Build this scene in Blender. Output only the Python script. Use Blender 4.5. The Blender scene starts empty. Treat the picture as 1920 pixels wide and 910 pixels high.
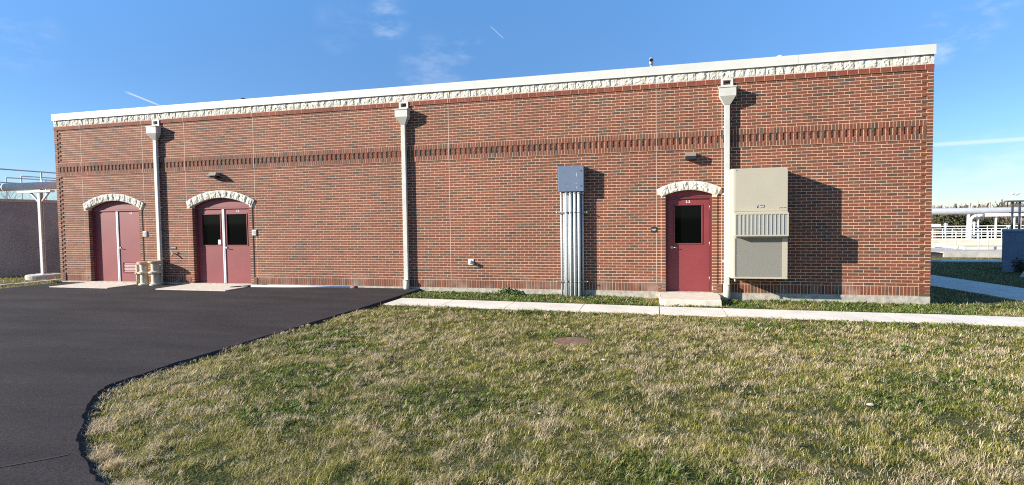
import bpy, bmesh, math, random
import numpy as np
from mathutils import Vector, Matrix

random.seed(7)
rng = np.random.default_rng(11)
SC = bpy.context.scene
COL = SC.collection
R = math.radians

# ------------------------------------------------------------------ camera
F_PX, YAW, PITCH, ROLL = 1042.3, 0.2530, -0.04099, -0.01381
CAM = Vector((-5.5085, -13.307, 1.7128))
cy, sy = math.cos(YAW), math.sin(YAW)
fwd = Vector((-sy * math.cos(PITCH), cy * math.cos(PITCH), math.sin(PITCH)))
rgt = Vector((cy, sy, 0.0))
upv = rgt.cross(fwd)
r2 = rgt * math.cos(ROLL) + upv * math.sin(ROLL)
u2 = -rgt * math.sin(ROLL) + upv * math.cos(ROLL)
cd = bpy.data.cameras.new("camera")
cam = bpy.data.objects.new("camera", cd)
COL.objects.link(cam)
m3 = Matrix((r2, u2, -fwd)).transposed()
cam.matrix_world = Matrix.Translation(CAM) @ m3.to_4x4()
cd.sensor_width = 36.0
cd.lens = F_PX / 1920 * 36.0
cd.clip_end = 6000
cd.clip_start = 0.05
SC.camera = cam


def pdir(x, y):
    """direction of a pixel of the 1920 x 910 photograph (used for the sky only)"""
    v = r2 * ((x - 960) / F_PX) + u2 * (-(y - 455) / F_PX) + fwd
    return v.normalized()


# ------------------------------------------------------------------ light
SUN = Vector((-1.186, -0.57, 0.488)).normalized()
sl = bpy.data.lights.new("sun", "SUN")
sl.energy = 5.0
sl.angle = R(0.53)
sl.color = (1.0, 0.93, 0.82)
so = bpy.data.objects.new("sun", sl)
COL.objects.link(so)
so.rotation_euler = SUN.to_track_quat('Z', 'Y').to_euler()
so.location = (-30, -20, 20)

SC.view_settings.view_transform = 'Standard'
SC.view_settings.look = 'None'
SC.view_settings.gamma = 1.0
SC.view_settings.exposure = 1.2
SC.view_settings.use_curve_mapping = False
SC.cycles.use_denoising = False
SC.cycles.filter_width = 1.1
SC.cycles.max_bounces = 6
SC.cycles.diffuse_bounces = 3
SC.cycles.sample_clamp_indirect = 6.0

w = bpy.data.worlds.new("World")
SC.world = w
w.use_nodes = True
wt = w.node_tree
wt.nodes.clear()


def N(t, kind, **kw):
    n = t.nodes.new(kind)
    for k, v in kw.items():
        setattr(n, k, v)
    return n


out = N(wt, "ShaderNodeOutputWorld")
bg = N(wt, "ShaderNodeBackground")
bg.inputs[1].default_value = 0.08
sky = N(wt, "ShaderNodeTexSky")
sky.sky_type = 'NISHITA'
sky.sun_disc = False
sky.sun_elevation = math.asin(SUN.z)
sky.sun_rotation = math.atan2(SUN.x, SUN.y)
sky.air_density = 1.0
sky.dust_density = 0.0
sky.ozone_density = 3.0
sky.altitude = 900
wt.links.new(bg.outputs[0], out.inputs[0])
tc = N(wt, "ShaderNodeTexCoord")


def wmath(op, a, b=None, c=None):
    n = N(wt, "ShaderNodeMath", operation=op)
    for i, v in enumerate((a, b, c)):
        if v is None:
            continue
        if isinstance(v, (int, float)):
            n.inputs[i].default_value = v
        else:
            wt.links.new(v, n.inputs[i])
    return n.outputs[0]


def wdot(vec):
    n = N(wt, "ShaderNodeVectorMath", operation='DOT_PRODUCT')
    wt.links.new(tc.outputs['Generated'], n.inputs[0])
    n.inputs[1].default_value = vec
    return n.outputs['Value']


def wsmooth(v, a, b):
    n = N(wt, "ShaderNodeMapRange", interpolation_type='SMOOTHSTEP')
    wt.links.new(v, n.inputs[0])
    n.inputs[1].default_value = a
    n.inputs[2].default_value = b
    return n.outputs[0]


mask = None
nz = N(wt, "ShaderNodeTexNoise")
nz.inputs['Scale'].default_value = 14
nz.inputs['Detail'].default_value = 6
nz.inputs['Roughness'].default_value = 0.62
mp = N(wt, "ShaderNodeMapping")
mp.inputs['Scale'].default_value = (1, 1, 2.6)
wt.links.new(tc.outputs['Generated'], mp.inputs[0])
wt.links.new(mp.outputs[0], nz.inputs[0])
cn = wsmooth(nz.outputs[0], 0.42, 0.75)
# small fair-weather wisps
for (px, py, ang, st) in ((728, 36, 2.4, .30), (812, 138, 4.2, .17), (1785, 68, 2.8, .42), (640, 50, 3.2, .07),
                          (45, 74, 3.0, .16), (1868, 18, 1.8, .28), (1850, 372, 7, .3), (880, 85, 2.0, .25)):
    d = pdir(px, py)
    m = wsmooth(wdot(d), math.cos(R(ang)), math.cos(R(ang * .15)))
    m = wmath('MULTIPLY', wmath('MULTIPLY', m, cn), st)
    mask = m if mask is None else wmath('MAXIMUM', mask, m)
# condensation trails
for (x0, y0, x1, y1, wd, st) in ((232, 171, 302, 199, .0016, .5), (1700, 275, 2150, 246, .0042, .42), (918, 48, 946, 74, .0013, .25),
                                 (1700, 390, 2300, 380, .012, .12)):
    a, b = pdir(x0, y0), pdir(x1, y1)
    nrm = a.cross(b).normalized()
    mid = (a + b).normalized()
    half = a.angle(b) / 2
    e = wmath('ABSOLUTE', wdot(nrm))
    m1 = wmath('SUBTRACT', 1.0, wsmooth(e, wd * .25, wd))
    m2 = wsmooth(wdot(mid), math.cos(half * 1.05), math.cos(half * .55))
    m = wmath('MULTIPLY', wmath('MULTIPLY', m1, m2), st)
    mask = wmath('MAXIMUM', mask, m)
mixw = N(wt, "ShaderNodeMixRGB")
mixw.inputs[2].default_value = (5.6, 6.0, 6.7, 1)
# gentle overall tint of the clear sky (cool camera white balance)
tint = N(wt, "ShaderNodeMixRGB", blend_type='MULTIPLY')
tint.inputs[0].default_value = 1.0
tint.inputs[2].default_value = (0.86, 1.02, 1.12, 1)
wt.links.new(sky.outputs[0], tint.inputs[1])
sep = N(wt, "ShaderNodeSeparateXYZ")
wt.links.new(tc.outputs['Generated'], sep.inputs[0])
ev = N(wt, "ShaderNodeValToRGB")
ev.color_ramp.interpolation = 'EASE'
ee = ev.color_ramp.elements
ee[0].position = 0.0
ee[0].color = (.70, .64, .66, 1)
ee[1].position = .55
ee[1].color = (1.10, 1.38, 1.46, 1)
e2 = ee.new(.16)
e2.color = (.70, .76, .86, 1)
wt.links.new(sep.outputs[2], ev.inputs[0])
el = N(wt, "ShaderNodeMixRGB", blend_type='MULTIPLY')
el.inputs[0].default_value = 1
wt.links.new(tint.outputs[0], el.inputs[1])
wt.links.new(ev.outputs[0], el.inputs[2])
wt.links.new(mask, mixw.inputs[0])
wt.links.new(el.outputs[0], mixw.inputs[1])
wt.links.new(mixw.outputs[0], bg.inputs[0])

# ------------------------------------------------------------------ materials
MATS = {}


def mat(name, col, rough=.7, metal=0.0, noise=0.0, scale=8.0, bump=0.0, bscale=60.0, col2=None, spec=.5, attr=None,
        detail=6, stretch=None, lo=.35, hi=.65):
    if name in MATS:
        return MATS[name]
    m = bpy.data.materials.new(name)
    m.use_nodes = True
    t = m.node_tree
    p = t.nodes["Principled BSDF"]
    p.inputs['Roughness'].default_value = rough
    p.inputs['Metallic'].default_value = metal
    p.inputs['Specular IOR Level'].default_value = spec
    c4 = (*col, 1)
    tcn = N(t, "ShaderNodeTexCoord")
    src = tcn.outputs['Object']
    if stretch:
        mpn = N(t, "ShaderNodeMapping")
        mpn.inputs['Scale'].default_value = stretch
        t.links.new(src, mpn.inputs[0])
        src = mpn.outputs[0]
    base = None
    if attr:
        an = N(t, "ShaderNodeAttribute", attribute_name=attr)
        base = an.outputs['Color']
    if noise > 0 or col2:
        n = N(t, "ShaderNodeTexNoise")
        n.inputs['Scale'].default_value = scale
        n.inputs['Detail'].default_value = detail
        t.links.new(src, n.inputs[0])
        mr = N(t, "ShaderNodeMapRange")
        mr.inputs[1].default_value = lo
        mr.inputs[2].default_value = hi
        t.links.new(n.outputs[0], mr.inputs[0])
        if col2:
            mx = N(t, "ShaderNodeMixRGB")
            mx.inputs[1].default_value = c4
            mx.inputs[2].default_value = (*col2, 1)
            t.links.new(mr.outputs[0], mx.inputs[0])
            o = mx.outputs[0]
        else:
            mr.inputs[3].default_value = 1 - noise
            mr.inputs[4].default_value = 1 + noise
            mx = N(t, "ShaderNodeMixRGB", blend_type='MULTIPLY')
            mx.inputs[0].default_value = 1
            if base:
                t.links.new(base, mx.inputs[1])
            else:
                mx.inputs[1].default_value = c4
            t.links.new(mr.outputs[0], mx.inputs[2])
            o = mx.outputs[0]
        t.links.new(o, p.inputs['Base Color'])
    elif base:
        t.links.new(base, p.inputs['Base Color'])
    else:
        p.inputs['Base Color'].default_value = c4
    if bump > 0:
        n2 = N(t, "ShaderNodeTexNoise")
        n2.inputs['Scale'].default_value = bscale
        n2.inputs['Detail'].default_value = 5
        t.links.new(src, n2.inputs[0])
        b = N(t, "ShaderNodeBump")
        b.inputs['Strength'].default_value = bump
        b.inputs['Distance'].default_value = 0.01
        t.links.new(n2.outputs[0], b.inputs['Height'])
        t.links.new(b.outputs[0], p.inputs['Normal'])
    MATS[name] = m
    return m


M_BRICK = mat('fired_brick', (.25, .08, .05), .85, attr='col', noise=.28, scale=45, bump=.35, bscale=120)
M_MORTAR = mat('mortar', (.70, .455, .315), .95, noise=.10, scale=3, bump=.3, bscale=200)
M_SEAL = mat('joint_sealant', (.60, .43, .33), .8)
M_STONE = mat('split_limestone', (.60, .555, .46), .9, noise=.16, scale=16, bump=.9, bscale=45)
M_COPING = mat('painted_coping_metal', (.58, .565, .51), .5, noise=.04, scale=2)
M_SPOUT = mat('painted_downspout_metal', (.54, .52, .455), .45, noise=.05, scale=5)
M_CONC = mat('concrete', (.44, .41, .355), .92, noise=.16, scale=3.5, bump=.35, bscale=90)
M_WALK = mat('sidewalk_concrete', (.66, .60, .51), .92, noise=.09, scale=2.2, bump=.2, bscale=110)
M_FOUND = mat('foundation_concrete', (.38, .345, .28), .95, noise=.22, scale=9, bump=.6, bscale=60)
M_STEP = mat('step_concrete', (.58, .50, .40), .92, noise=.09, scale=6, bump=.4, bscale=45)
M_RED = mat('maroon_door_paint', (.195, .032, .034), .5, noise=.09, scale=1.6, bump=.04, bscale=300)
M_REDF = mat('maroon_frame_paint', (.125, .024, .026), .5, noise=.06, scale=3)
M_GLASS = mat('dark_window_glass', (.002, .0025, .0025), .04, spec=.12)
M_WHITE = mat('white_paint', (.72, .71, .70), .4)
M_STEEL = mat('brushed_steel', (.55, .55, .53), .3, metal=.9)
M_AC = mat('beige_cabinet_paint', (.40, .36, .27), .5, noise=.03, scale=2)
M_ACM = mat('grille_mesh', (.19, .18, .15), .75, noise=.15, scale=60)
M_BLACK = mat('black_plastic', (.015, .015, .015), .5)
M_BOX = mat('blue_grey_enclosure_paint', (.115, .155, .215), .5, noise=.05, scale=6)
M_BOXL = mat('worn_enclosure_edge', (.5, .54, .6), .5)
M_GALV = mat('galvanised_conduit', (.46, .485, .49), .6, metal=.0, noise=.08, scale=10)
M_STRUT = mat('strut_steel', (.30, .30, .30), .5, metal=.6)
M_BRONZE = mat('bronze_fixture', (.26, .22, .17), .45)
M_LENS = mat('fixture_underside', (.02, .02, .02), .4)
M_ROOF = mat('roof_membrane', (.30, .30, .29), .9, noise=.1)
M_CREAM = mat('cream_cast_iron', (.52, .475, .35), .6, noise=.14, scale=9, bump=.3, bscale=40)
M_RUST = mat('rust', (.36, .17, .06), .9, col2=(.55, .38, .22), scale=14)
M_LID = mat('rusty_lid', (.14, .065, .035), .9, col2=(.22, .135, .08), scale=18, bump=.6, bscale=50)
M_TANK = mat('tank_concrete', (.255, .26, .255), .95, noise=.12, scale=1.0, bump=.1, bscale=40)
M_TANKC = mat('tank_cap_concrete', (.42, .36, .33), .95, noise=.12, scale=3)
M_PIPE = mat('silver_pipe_jacket', (.48, .48, .47), .45, metal=.15, noise=.04, scale=3)
M_WPIPE = mat('white_pipe', (.66, .65, .61), .5)
M_RAIL = mat('aluminium_rail', (.52, .54, .56), .4, metal=.3)
M_WRAIL = mat('white_rail', (.60, .60, .58), .45)
M_DRAIL = mat('dark_steel', (.05, .06, .08), .5)
M_NAVY = mat('blue_cabinet_paint', (.15, .18, .23), .6, noise=.1, scale=3)
M_DBROWN = mat('shade_brown', (.05, .04, .035), .8)  # shaded side of an unknown thing, the shade put in as dark brown
M_BARK = mat('hazed_bark', (.21, .17, .15), .95)  # made paler, the haze of the far treeline is put into the colour
M_EVER = mat('evergreen_leaf', (.05, .055, .018), .8, attr='col')
M_SHRUB = mat('shrub_leaf', (.03, .04, .02), .8)
M_BLADE = mat('grass_blade', (.1, .12, .04), .75, attr='col', spec=.25)
M_PEB = mat('pebble', (.45, .43, .40), .9)
M_DLEAF = mat('dead_leaf', (.25, .07, .05), .8)

# blades let some light through
_t = M_BLADE.node_tree
_p = _t.nodes["Principled BSDF"]
_tr = N(_t, "ShaderNodeBsdfTranslucent")
_mx = N(_t, "ShaderNodeMixShader")
_mx.inputs[0].default_value = .36
_an = N(_t, "ShaderNodeAttribute", attribute_name='col')
_t.links.new(_an.outputs['Color'], _tr.inputs[0])
_t.links.new(_p.outputs[0], _mx.inputs[1])
_t.links.new(_tr.outputs[0], _mx.inputs[2])
_t.links.new(_mx.outputs[0], [n for n in _t.nodes if n.type == 'OUTPUT_MATERIAL'][0].inputs[0])


def mat_ground():
    m = bpy.data.materials.new('soil_and_thatch')
    m.use_nodes = True
    t = m.node_tree
    p = t.nodes["Principled BSDF"]
    p.inputs['Roughness'].default_value = 1
    p.inputs['Specular IOR Level'].default_value = .1
    g = N(t, "ShaderNodeTexCoord")
    n1 = N(t, "ShaderNodeTexNoise")
    n1.inputs['Scale'].default_value = 1.3
    n1.inputs['Detail'].default_value = 9
    n1.inputs['Roughness'].default_value = .7
    n2 = N(t, "ShaderNodeTexNoise")
    n2.inputs['Scale'].default_value = 38
    n2.inputs['Detail'].default_value = 6
    for n in (n1, n2):
        t.links.new(g.outputs['Object'], n.inputs[0])
    r1 = N(t, "ShaderNodeValToRGB")
    e = r1.color_ramp.elements
    e[0].position = .36
    e[0].color = (.035, .045, .012, 1)
    e[1].position = .66
    e[1].color = (.14, .11, .055, 1)
    x = e.new(.5)
    x.color = (.07, .075, .025, 1)
    t.links.new(n1.outputs[0], r1.inputs[0])
    r2_ = N(t, "ShaderNodeMapRange")
    r2_.inputs[1].default_value = .3
    r2_.inputs[2].default_value = .7
    r2_.inputs[3].default_value = .45
    r2_.inputs[4].default_value = 1.5
    t.links.new(n2.outputs[0], r2_.inputs[0])
    mx = N(t, "ShaderNodeMixRGB", blend_type='MULTIPLY')
    mx.inputs[0].default_value = 1
    t.links.new(r1.outputs[0], mx.inputs[1])
    t.links.new(r2_.outputs[0], mx.inputs[2])
    t.links.new(mx.outputs[0], p.inputs['Base Color'])
    b = N(t, "ShaderNodeBump")
    b.inputs['Strength'].default_value = 1
    b.inputs['Distance'].default_value = .03
    t.links.new(n2.outputs[0], b.inputs['Height'])
    t.links.new(b.outputs[0], p.inputs['Normal'])
    return m


def mat_asphalt():
    m = bpy.data.materials.new('asphalt')
    m.use_nodes = True
    t = m.node_tree
    p = t.nodes["Principled BSDF"]
    p.inputs['Roughness'].default_value = .95
    p.inputs['Specular IOR Level'].default_value = .12
    g = N(t, "ShaderNodeTexCoord")
    big = N(t, "ShaderNodeTexNoise")
    big.inputs['Scale'].default_value = .55
    big.inputs['Detail'].default_value = 7
    mpn = N(t, "ShaderNodeMapping")
    mpn.inputs['Rotation'].default_value = (0, 0, R(-24))
    mpn.inputs['Scale'].default_value = (.9, 3.2, 1)
    t.links.new(g.outputs['Object'], mpn.inputs[0])
    t.links.new(mpn.outputs[0], big.inputs[0])
    fine = N(t, "ShaderNodeTexNoise")
    fine.inputs['Scale'].default_value = 70
    fine.inputs['Detail'].default_value = 6
    fine.inputs['Roughness'].default_value = .7
    t.links.new(g.outputs['Object'], fine.inputs[0])
    r = N(t, "ShaderNodeValToRGB")
    e = r.color_ramp.elements
    e[0].position = .32
    e[0].color = (.029, .0245, .0245, 1)
    e[1].position = .70
    e[1].color = (.048, .0395, .0385, 1)
    t.links.new(big.outputs[0], r.inputs[0])
    mr = N(t, "ShaderNodeMapRange")
    mr.inputs[1].default_value = .32
    mr.inputs[2].default_value = .68
    mr.inputs[3].default_value = .42
    mr.inputs[4].default_value = 1.65
    t.links.new(fine.outputs[0], mr.inputs[0])
    mx = N(t, "ShaderNodeMixRGB", blend_type='MULTIPLY')
    mx.inputs[0].default_value = 1
    t.links.new(r.outputs[0], mx.inputs[1])
    t.links.new(mr.outputs[0], mx.inputs[2])
    # pale stone chips and grit
    v = N(t, "ShaderNodeTexVoronoi")
    v.inputs['Scale'].default_value = 26
    v.inputs['Randomness'].default_value = 1
    t.links.new(g.outputs['Object'], v.inputs[0])
    lt = N(t, "ShaderNodeMath", operation='LESS_THAN')
    lt.inputs[1].default_value = .10
    t.links.new(v.outputs['Distance'], lt.inputs[0])
    sx = N(t, "ShaderNodeSeparateColor")
    t.links.new(v.outputs['Color'], sx.inputs[0])
    gt = N(t, "ShaderNodeMath", operation='GREATER_THAN')
    gt.inputs[1].default_value = .93
    t.links.new(sx.outputs[0], gt.inputs[0])
    mu = N(t, "ShaderNodeMath", operation='MULTIPLY')
    t.links.new(lt.outputs[0], mu.inputs[0])
    t.links.new(gt.outputs[0], mu.inputs[1])
    mx2 = N(t, "ShaderNodeMixRGB")
    mx2.inputs[2].default_value = (.22, .2, .18, 1)
    t.links.new(mu.outputs[0], mx2.inputs[0])
    t.links.new(mx.outputs[0], mx2.inputs[1])
    t.links.new(mx2.outputs[0], p.inputs['Base Color'])
    b = N(t, "ShaderNodeBump")
    b.inputs['Strength'].default_value = .8
    b.inputs['Distance'].default_value = .006
    t.links.new(fine.outputs[0], b.inputs['Height'])
    t.links.new(b.outputs[0], p.inputs['Normal'])
    return m


def mat_brick_tex():
    """running bond for the two side walls and the rear wall"""
    m = bpy.data.materials.new('brickwork')
    m.use_nodes = True
    t = m.node_tree
    p = t.nodes["Principled BSDF"]
    p.inputs['Roughness'].default_value = .9
    g = N(t, "ShaderNodeTexCoord")
    sp = N(t, "ShaderNodeSeparateXYZ")
    t.links.new(g.outputs['Object'], sp.inputs[0])
    ad = N(t, "ShaderNodeMath", operation='ADD')
    t.links.new(sp.outputs[0], ad.inputs[0])
    t.links.new(sp.outputs[1], ad.inputs[1])
    cb = N(t, "ShaderNodeCombineXYZ")
    t.links.new(ad.outputs[0], cb.inputs[0])
    t.links.new(sp.outputs[2], cb.inputs[1])
    b = N(t, "ShaderNodeTexBrick")
    b.inputs['Color1'].default_value = (.27, .085, .05, 1)
    b.inputs['Color2'].default_value = (.17, .085, .055, 1)
    b.inputs['Mortar'].default_value = (.56, .41, .31, 1)
    b.inputs['Scale'].default_value = 1
    b.inputs['Mortar Size'].default_value = .005
    b.inputs['Brick Width'].default_value = .2032
    b.inputs['Row Height'].default_value = .067733
    t.links.new(cb.outputs[0], b.inputs[0])
    t.links.new(b.outputs[0], p.inputs['Base Color'])
    return m


def weather(m, amt, lo_z):
    # pale salts and broad tone patches, with shapes of their own
    t = m.node_tree
    p = t.nodes["Principled BSDF"]
    src = p.inputs['Base Color'].links[0].from_socket
    g = N(t, "ShaderNodeTexCoord")
    n = N(t, "ShaderNodeTexNoise")
    n.inputs['Scale'].default_value = .55
    n.inputs['Detail'].default_value = 6
    t.links.new(g.outputs['Object'], n.inputs[0])
    mr = N(t, "ShaderNodeMapRange")
    mr.inputs[1].default_value = .3
    mr.inputs[2].default_value = .7
    mr.inputs[3].default_value = 1 - amt
    mr.inputs[4].default_value = 1 + amt
    t.links.new(n.outputs[0], mr.inputs[0])
    mx = N(t, "ShaderNodeMixRGB", blend_type='MULTIPLY')
    mx.inputs[0].default_value = 1
    t.links.new(src, mx.inputs[1])
    t.links.new(mr.outputs[0], mx.inputs[2])
    sp = N(t, "ShaderNodeSeparateXYZ")
    t.links.new(g.outputs['Object'], sp.inputs[0])
    hz = N(t, "ShaderNodeMapRange")
    hz.inputs[1].default_value = lo_z
    hz.inputs[2].default_value = 0
    t.links.new(sp.outputs[2], hz.inputs[0])
    n2 = N(t, "ShaderNodeTexNoise")
    n2.inputs['Scale'].default_value = 1.7
    n2.inputs['Detail'].default_value = 8
    t.links.new(g.outputs['Object'], n2.inputs[0])
    m2 = N(t, "ShaderNodeMapRange")
    m2.inputs[1].default_value = .50
    m2.inputs[2].default_value = .9
    t.links.new(n2.outputs[0], m2.inputs[0])
    mu = N(t, "ShaderNodeMath", operation='MULTIPLY')
    t.links.new(hz.outputs[0], mu.inputs[0])
    t.links.new(m2.outputs[0], mu.inputs[1])
    m3_ = N(t, "ShaderNodeMixRGB")
    m3_.inputs[2].default_value = (.42, .34, .28, 1)
    t.links.new(mu.outputs[0], m3_.inputs[0])
    t.links.new(mx.outputs[0], m3_.inputs[1])
    t.links.new(m3_.outputs[0], p.inputs['Base Color'])


weather(M_BRICK, .12, .38)
weather(M_MORTAR, .10, .3)
M_GROUND = mat_ground()
M_ASPH = mat_asphalt()
M_BTEX = mat_brick_tex()


# ------------------------------------------------------------------ helpers
class MB:
    def __init__(s):
        s.v, s.f, s.c, s.sm = [], [], [], []

    def quadbox(s, P, col=None):
        n = len(s.v)
        s.v += P
        for q in ((0, 1, 2, 3), (7, 6, 5, 4), (0, 4, 5, 1), (1, 5, 6, 2), (2, 6, 7, 3), (3, 7, 4, 0)):
            s.f.append(tuple(n + i for i in q))
            s.sm.append(False)
        s.c += [col or (1, 1, 1)] * 8

    def box(s, x0, x1, y0, y1, z0, z1, col=None):
        s.quadbox([(x0, y0, z0), (x0, y1, z0), (x1, y1, z0), (x1, y0, z0),
                   (x0, y0, z1), (x0, y1, z1), (x1, y1, z1), (x1, y0, z1)], col)

    def bev(s, x0, x1, y0, y1, z0, z1, b=.01):
        """box with its four front (-y) edges chamfered"""
        n = len(s.v)
        s.v += [(x0, y1, z0), (x1, y1, z0), (x1, y1, z1), (x0, y1, z1),
                (x0, y0 + b, z0), (x1, y0 + b, z0), (x1, y0 + b, z1), (x0, y0 + b, z1),
                (x0 + b, y0, z0 + b), (x1 - b, y0, z0 + b), (x1 - b, y0, z1 - b), (x0 + b, y0, z1 - b)]
        for q in ((0, 3, 2, 1), (8, 9, 10, 11), (0, 1, 5, 4), (1, 2, 6, 5), (2, 3, 7, 6), (3, 0, 4, 7),
                  (4, 5, 9, 8), (5, 6, 10, 9), (6, 7, 11, 10), (7, 4, 8, 11)):
            s.f.append(tuple(n + i for i in q))
            s.sm.append(False)
        s.c += [(1, 1, 1)] * 12

    def tube(s, a, b, r, r2=None, seg=12, caps=True, smooth=True):
        a, b = Vector(a), Vector(b)
        r2 = r if r2 is None else r2
        d = (b - a).normalized()
        u = d.orthogonal().normalized()
        v = d.cross(u)
        n = len(s.v)
        for P, rr in ((a, r), (b, r2)):
            for i in range(seg):
                t = 2 * math.pi * i / seg
                s.v.append(tuple(P + (u * math.cos(t) + v * math.sin(t)) * rr))
        for i in range(seg):
            j = (i + 1) % seg
            s.f.append((n + i, n + j, n + seg + j, n + seg + i))
            s.sm.append(smooth)
        if caps:
            s.f.append(tuple(n + i for i in reversed(range(seg))))
            s.f.append(tuple(n + seg + i for i in range(seg)))
            s.sm += [False, False]
        s.c += [(1, 1, 1)] * (2 * seg)

    def path(s, pts, r, seg=12):
        for a, b in zip(pts[:-1], pts[1:]):
            s.tube(a, b, r, seg=seg)

    def lathe(s, prof, o=(0, 0, 0), seg=28):
        n = len(s.v)
        for (rr, z) in prof:
            for i in range(seg):
                t = 2 * math.pi * i / seg
                s.v.append((o[0] + rr * math.cos(t), o[1] + rr * math.sin(t), o[2] + z))
        for k in range(len(prof) - 1):
            for i in range(seg):
                j = (i + 1) % seg
                s.f.append((n + k * seg + i, n + k * seg + j, n + (k + 1) * seg + j, n + (k + 1) * seg + i))
                s.sm.append(False)
        s.f.append(tuple(n + i for i in reversed(range(seg))))
        s.f.append(tuple(n + (len(prof) - 1) * seg + i for i in range(seg)))
        s.sm += [False, False]
        s.c += [(1, 1, 1)] * (len(prof) * seg)

    def prism(s, poly, y0, y1):
        """polygon in (x, z) extruded from y0 to y1"""
        n, k = len(s.v), len(poly)
        s.v += [(x, y0, z) for x, z in poly] + [(x, y1, z) for x, z in poly]
        s.f.append(tuple(n + i for i in range(k)))
        s.f.append(tuple(n + k + i for i in reversed(range(k))))
        for i in range(k):
            j = (i + 1) % k
            s.f.append((n + i, n + k + i, n + k + j, n + j))
        s.sm += [False] * (k + 2)
        s.c += [(1, 1, 1)] * (2 * k)

    def prism_z(s, poly, z0, z1):
        n, k = len(s.v), len(poly)
        s.v += [(x, y, z0) for x, y in poly] + [(x, y, z1) for x, y in poly]
        s.f.append(tuple(n + i for i in reversed(range(k))))
        s.f.append(tuple(n + k + i for i in range(k)))
        for i in range(k):
            j = (i + 1) % k
            s.f.append((n + i, n + j, n + k + j, n + k + i))
        s.sm += [False] * (k + 2)
        s.c += [(1, 1, 1)] * (2 * k)

    def build(s, name, m, parent=None, colattr=False, origin=None):
        me = bpy.data.meshes.new(name)
        vs = s.v
        if origin is not None:
            ox, oy, oz = origin
            vs = [(x - ox, y - oy, z - oz) for x, y, z in vs]
        me.from_pydata(vs, [], s.f)
        me.polygons.foreach_set('use_smooth', s.sm)
        if colattr:
            a = me.color_attributes.new('col', 'FLOAT_COLOR', 'POINT')
            arr = np.ones((len(s.v), 4), np.float32)
            arr[:, :3] = np.array(s.c, np.float32)
            a.data.foreach_set('color', arr.ravel())
        me.materials.append(m)
        me.validate()
        o = bpy.data.objects.new(name, me)
        COL.objects.link(o)
        if origin is not None and parent is None:
            o.location = origin
        if parent is not None:
            o.parent = parent
            if origin is None:
                o.matrix_parent_inverse = Matrix.Translation(-parent.location) if parent.type == 'EMPTY' else Matrix.Identity(4)
        return o


def tag(o, label=None, cat=None, group=None, kind=None):
    for k, v in (('label', label), ('category', cat), ('group', group), ('kind', kind)):
        if v:
            o[k] = v
    return o


def thing(name, loc, label, cat, group=None):
    o = bpy.data.objects.new(name, None)
    COL.objects.link(o)
    o.location = loc
    o.empty_display_size = .2
    return tag(o, label, cat, group)


def copy_tree(o, parent=None):
    c = o.copy()
    COL.objects.link(c)
    if parent is not None:
        c.parent = parent
    for ch in list(o.children):
        copy_tree(ch, c)
    return c


def text_mesh(name, s, size, m, loc, parent, shear=0.0, bold=0.0):
    cu = bpy.data.curves.new(name, 'FONT')
    cu.body = s
    cu.size = size
    cu.extrude = .0015
    cu.offset = bold
    cu.shear = shear
    cu.align_x = 'CENTER'
    cu.align_y = 'CENTER'
    tmp = bpy.data.objects.new(name, cu)
    COL.objects.link(tmp)
    bpy.context.view_layer.update()
    me = bpy.data.meshes.new_from_object(tmp)
    bpy.data.objects.remove(tmp)
    me.materials.clear()
    me.materials.append(m)
    me.transform(Matrix.Translation(loc) @ Matrix.Rotation(R(90), 4, 'X'))
    o = bpy.data.objects.new(name, me)
    COL.objects.link(o)
    o.parent = parent
    if parent.type == 'EMPTY':
        o.matrix_parent_inverse = Matrix.Translation(-parent.location)
    return o


# value noise in numpy
def vnoise(x, y, s, seed=0):
    x = np.asarray(x, float) / s
    y = np.asarray(y, float) / s
    xi, yi = np.floor(x).astype(np.int64), np.floor(y).astype(np.int64)
    fx, fy = x - xi, y - yi
    fx, fy = fx * fx * (3 - 2 * fx), fy * fy * (3 - 2 * fy)

    def h(a, b):
        n = (a * 374761393 + b * 668265263 + seed * 974634777) & 0xffffffff
        n = ((n ^ (n >> 13)) * 1274126177) & 0xffffffff
        return ((n ^ (n >> 16)) & 0xffff) / 65535.0
    return (h(xi, yi) * (1 - fx) + h(xi + 1, yi) * fx) * (1 - fy) + (h(xi, yi + 1) * (1 - fx) + h(xi + 1, yi + 1) * fx) * fy


# ------------------------------------------------------------------ ground levels
def base_z(x):
    return np.interp(x, [-60, -30, -11.4, -5.4, 0, 2, 6, 12, 60], [-.12, -.1, -.115, -.165, -.185, -.21, -.29, -.31, -.36])


def gz(x, y):
    x, y = np.asarray(x, float), np.asarray(y, float)
    b = base_z(x)
    south = np.interp(x, [-12, 0, 8], [-.115, -.13, -.24])
    t = np.clip((-y - 3) / 4, 0, 1)
    z = b * (1 - t) + south * t
    z = z + np.where(y > 17, np.interp(y, [17, 24, 36, 90, 220, 3000], [0, -.08, -.35, -3.0, -4.2, -4.2]), 0)
    bump = (vnoise(x, y, .9, 3) - .5) * .03 * (y < -2.5) * (np.abs(x) < 30)
    return z + bump


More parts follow.
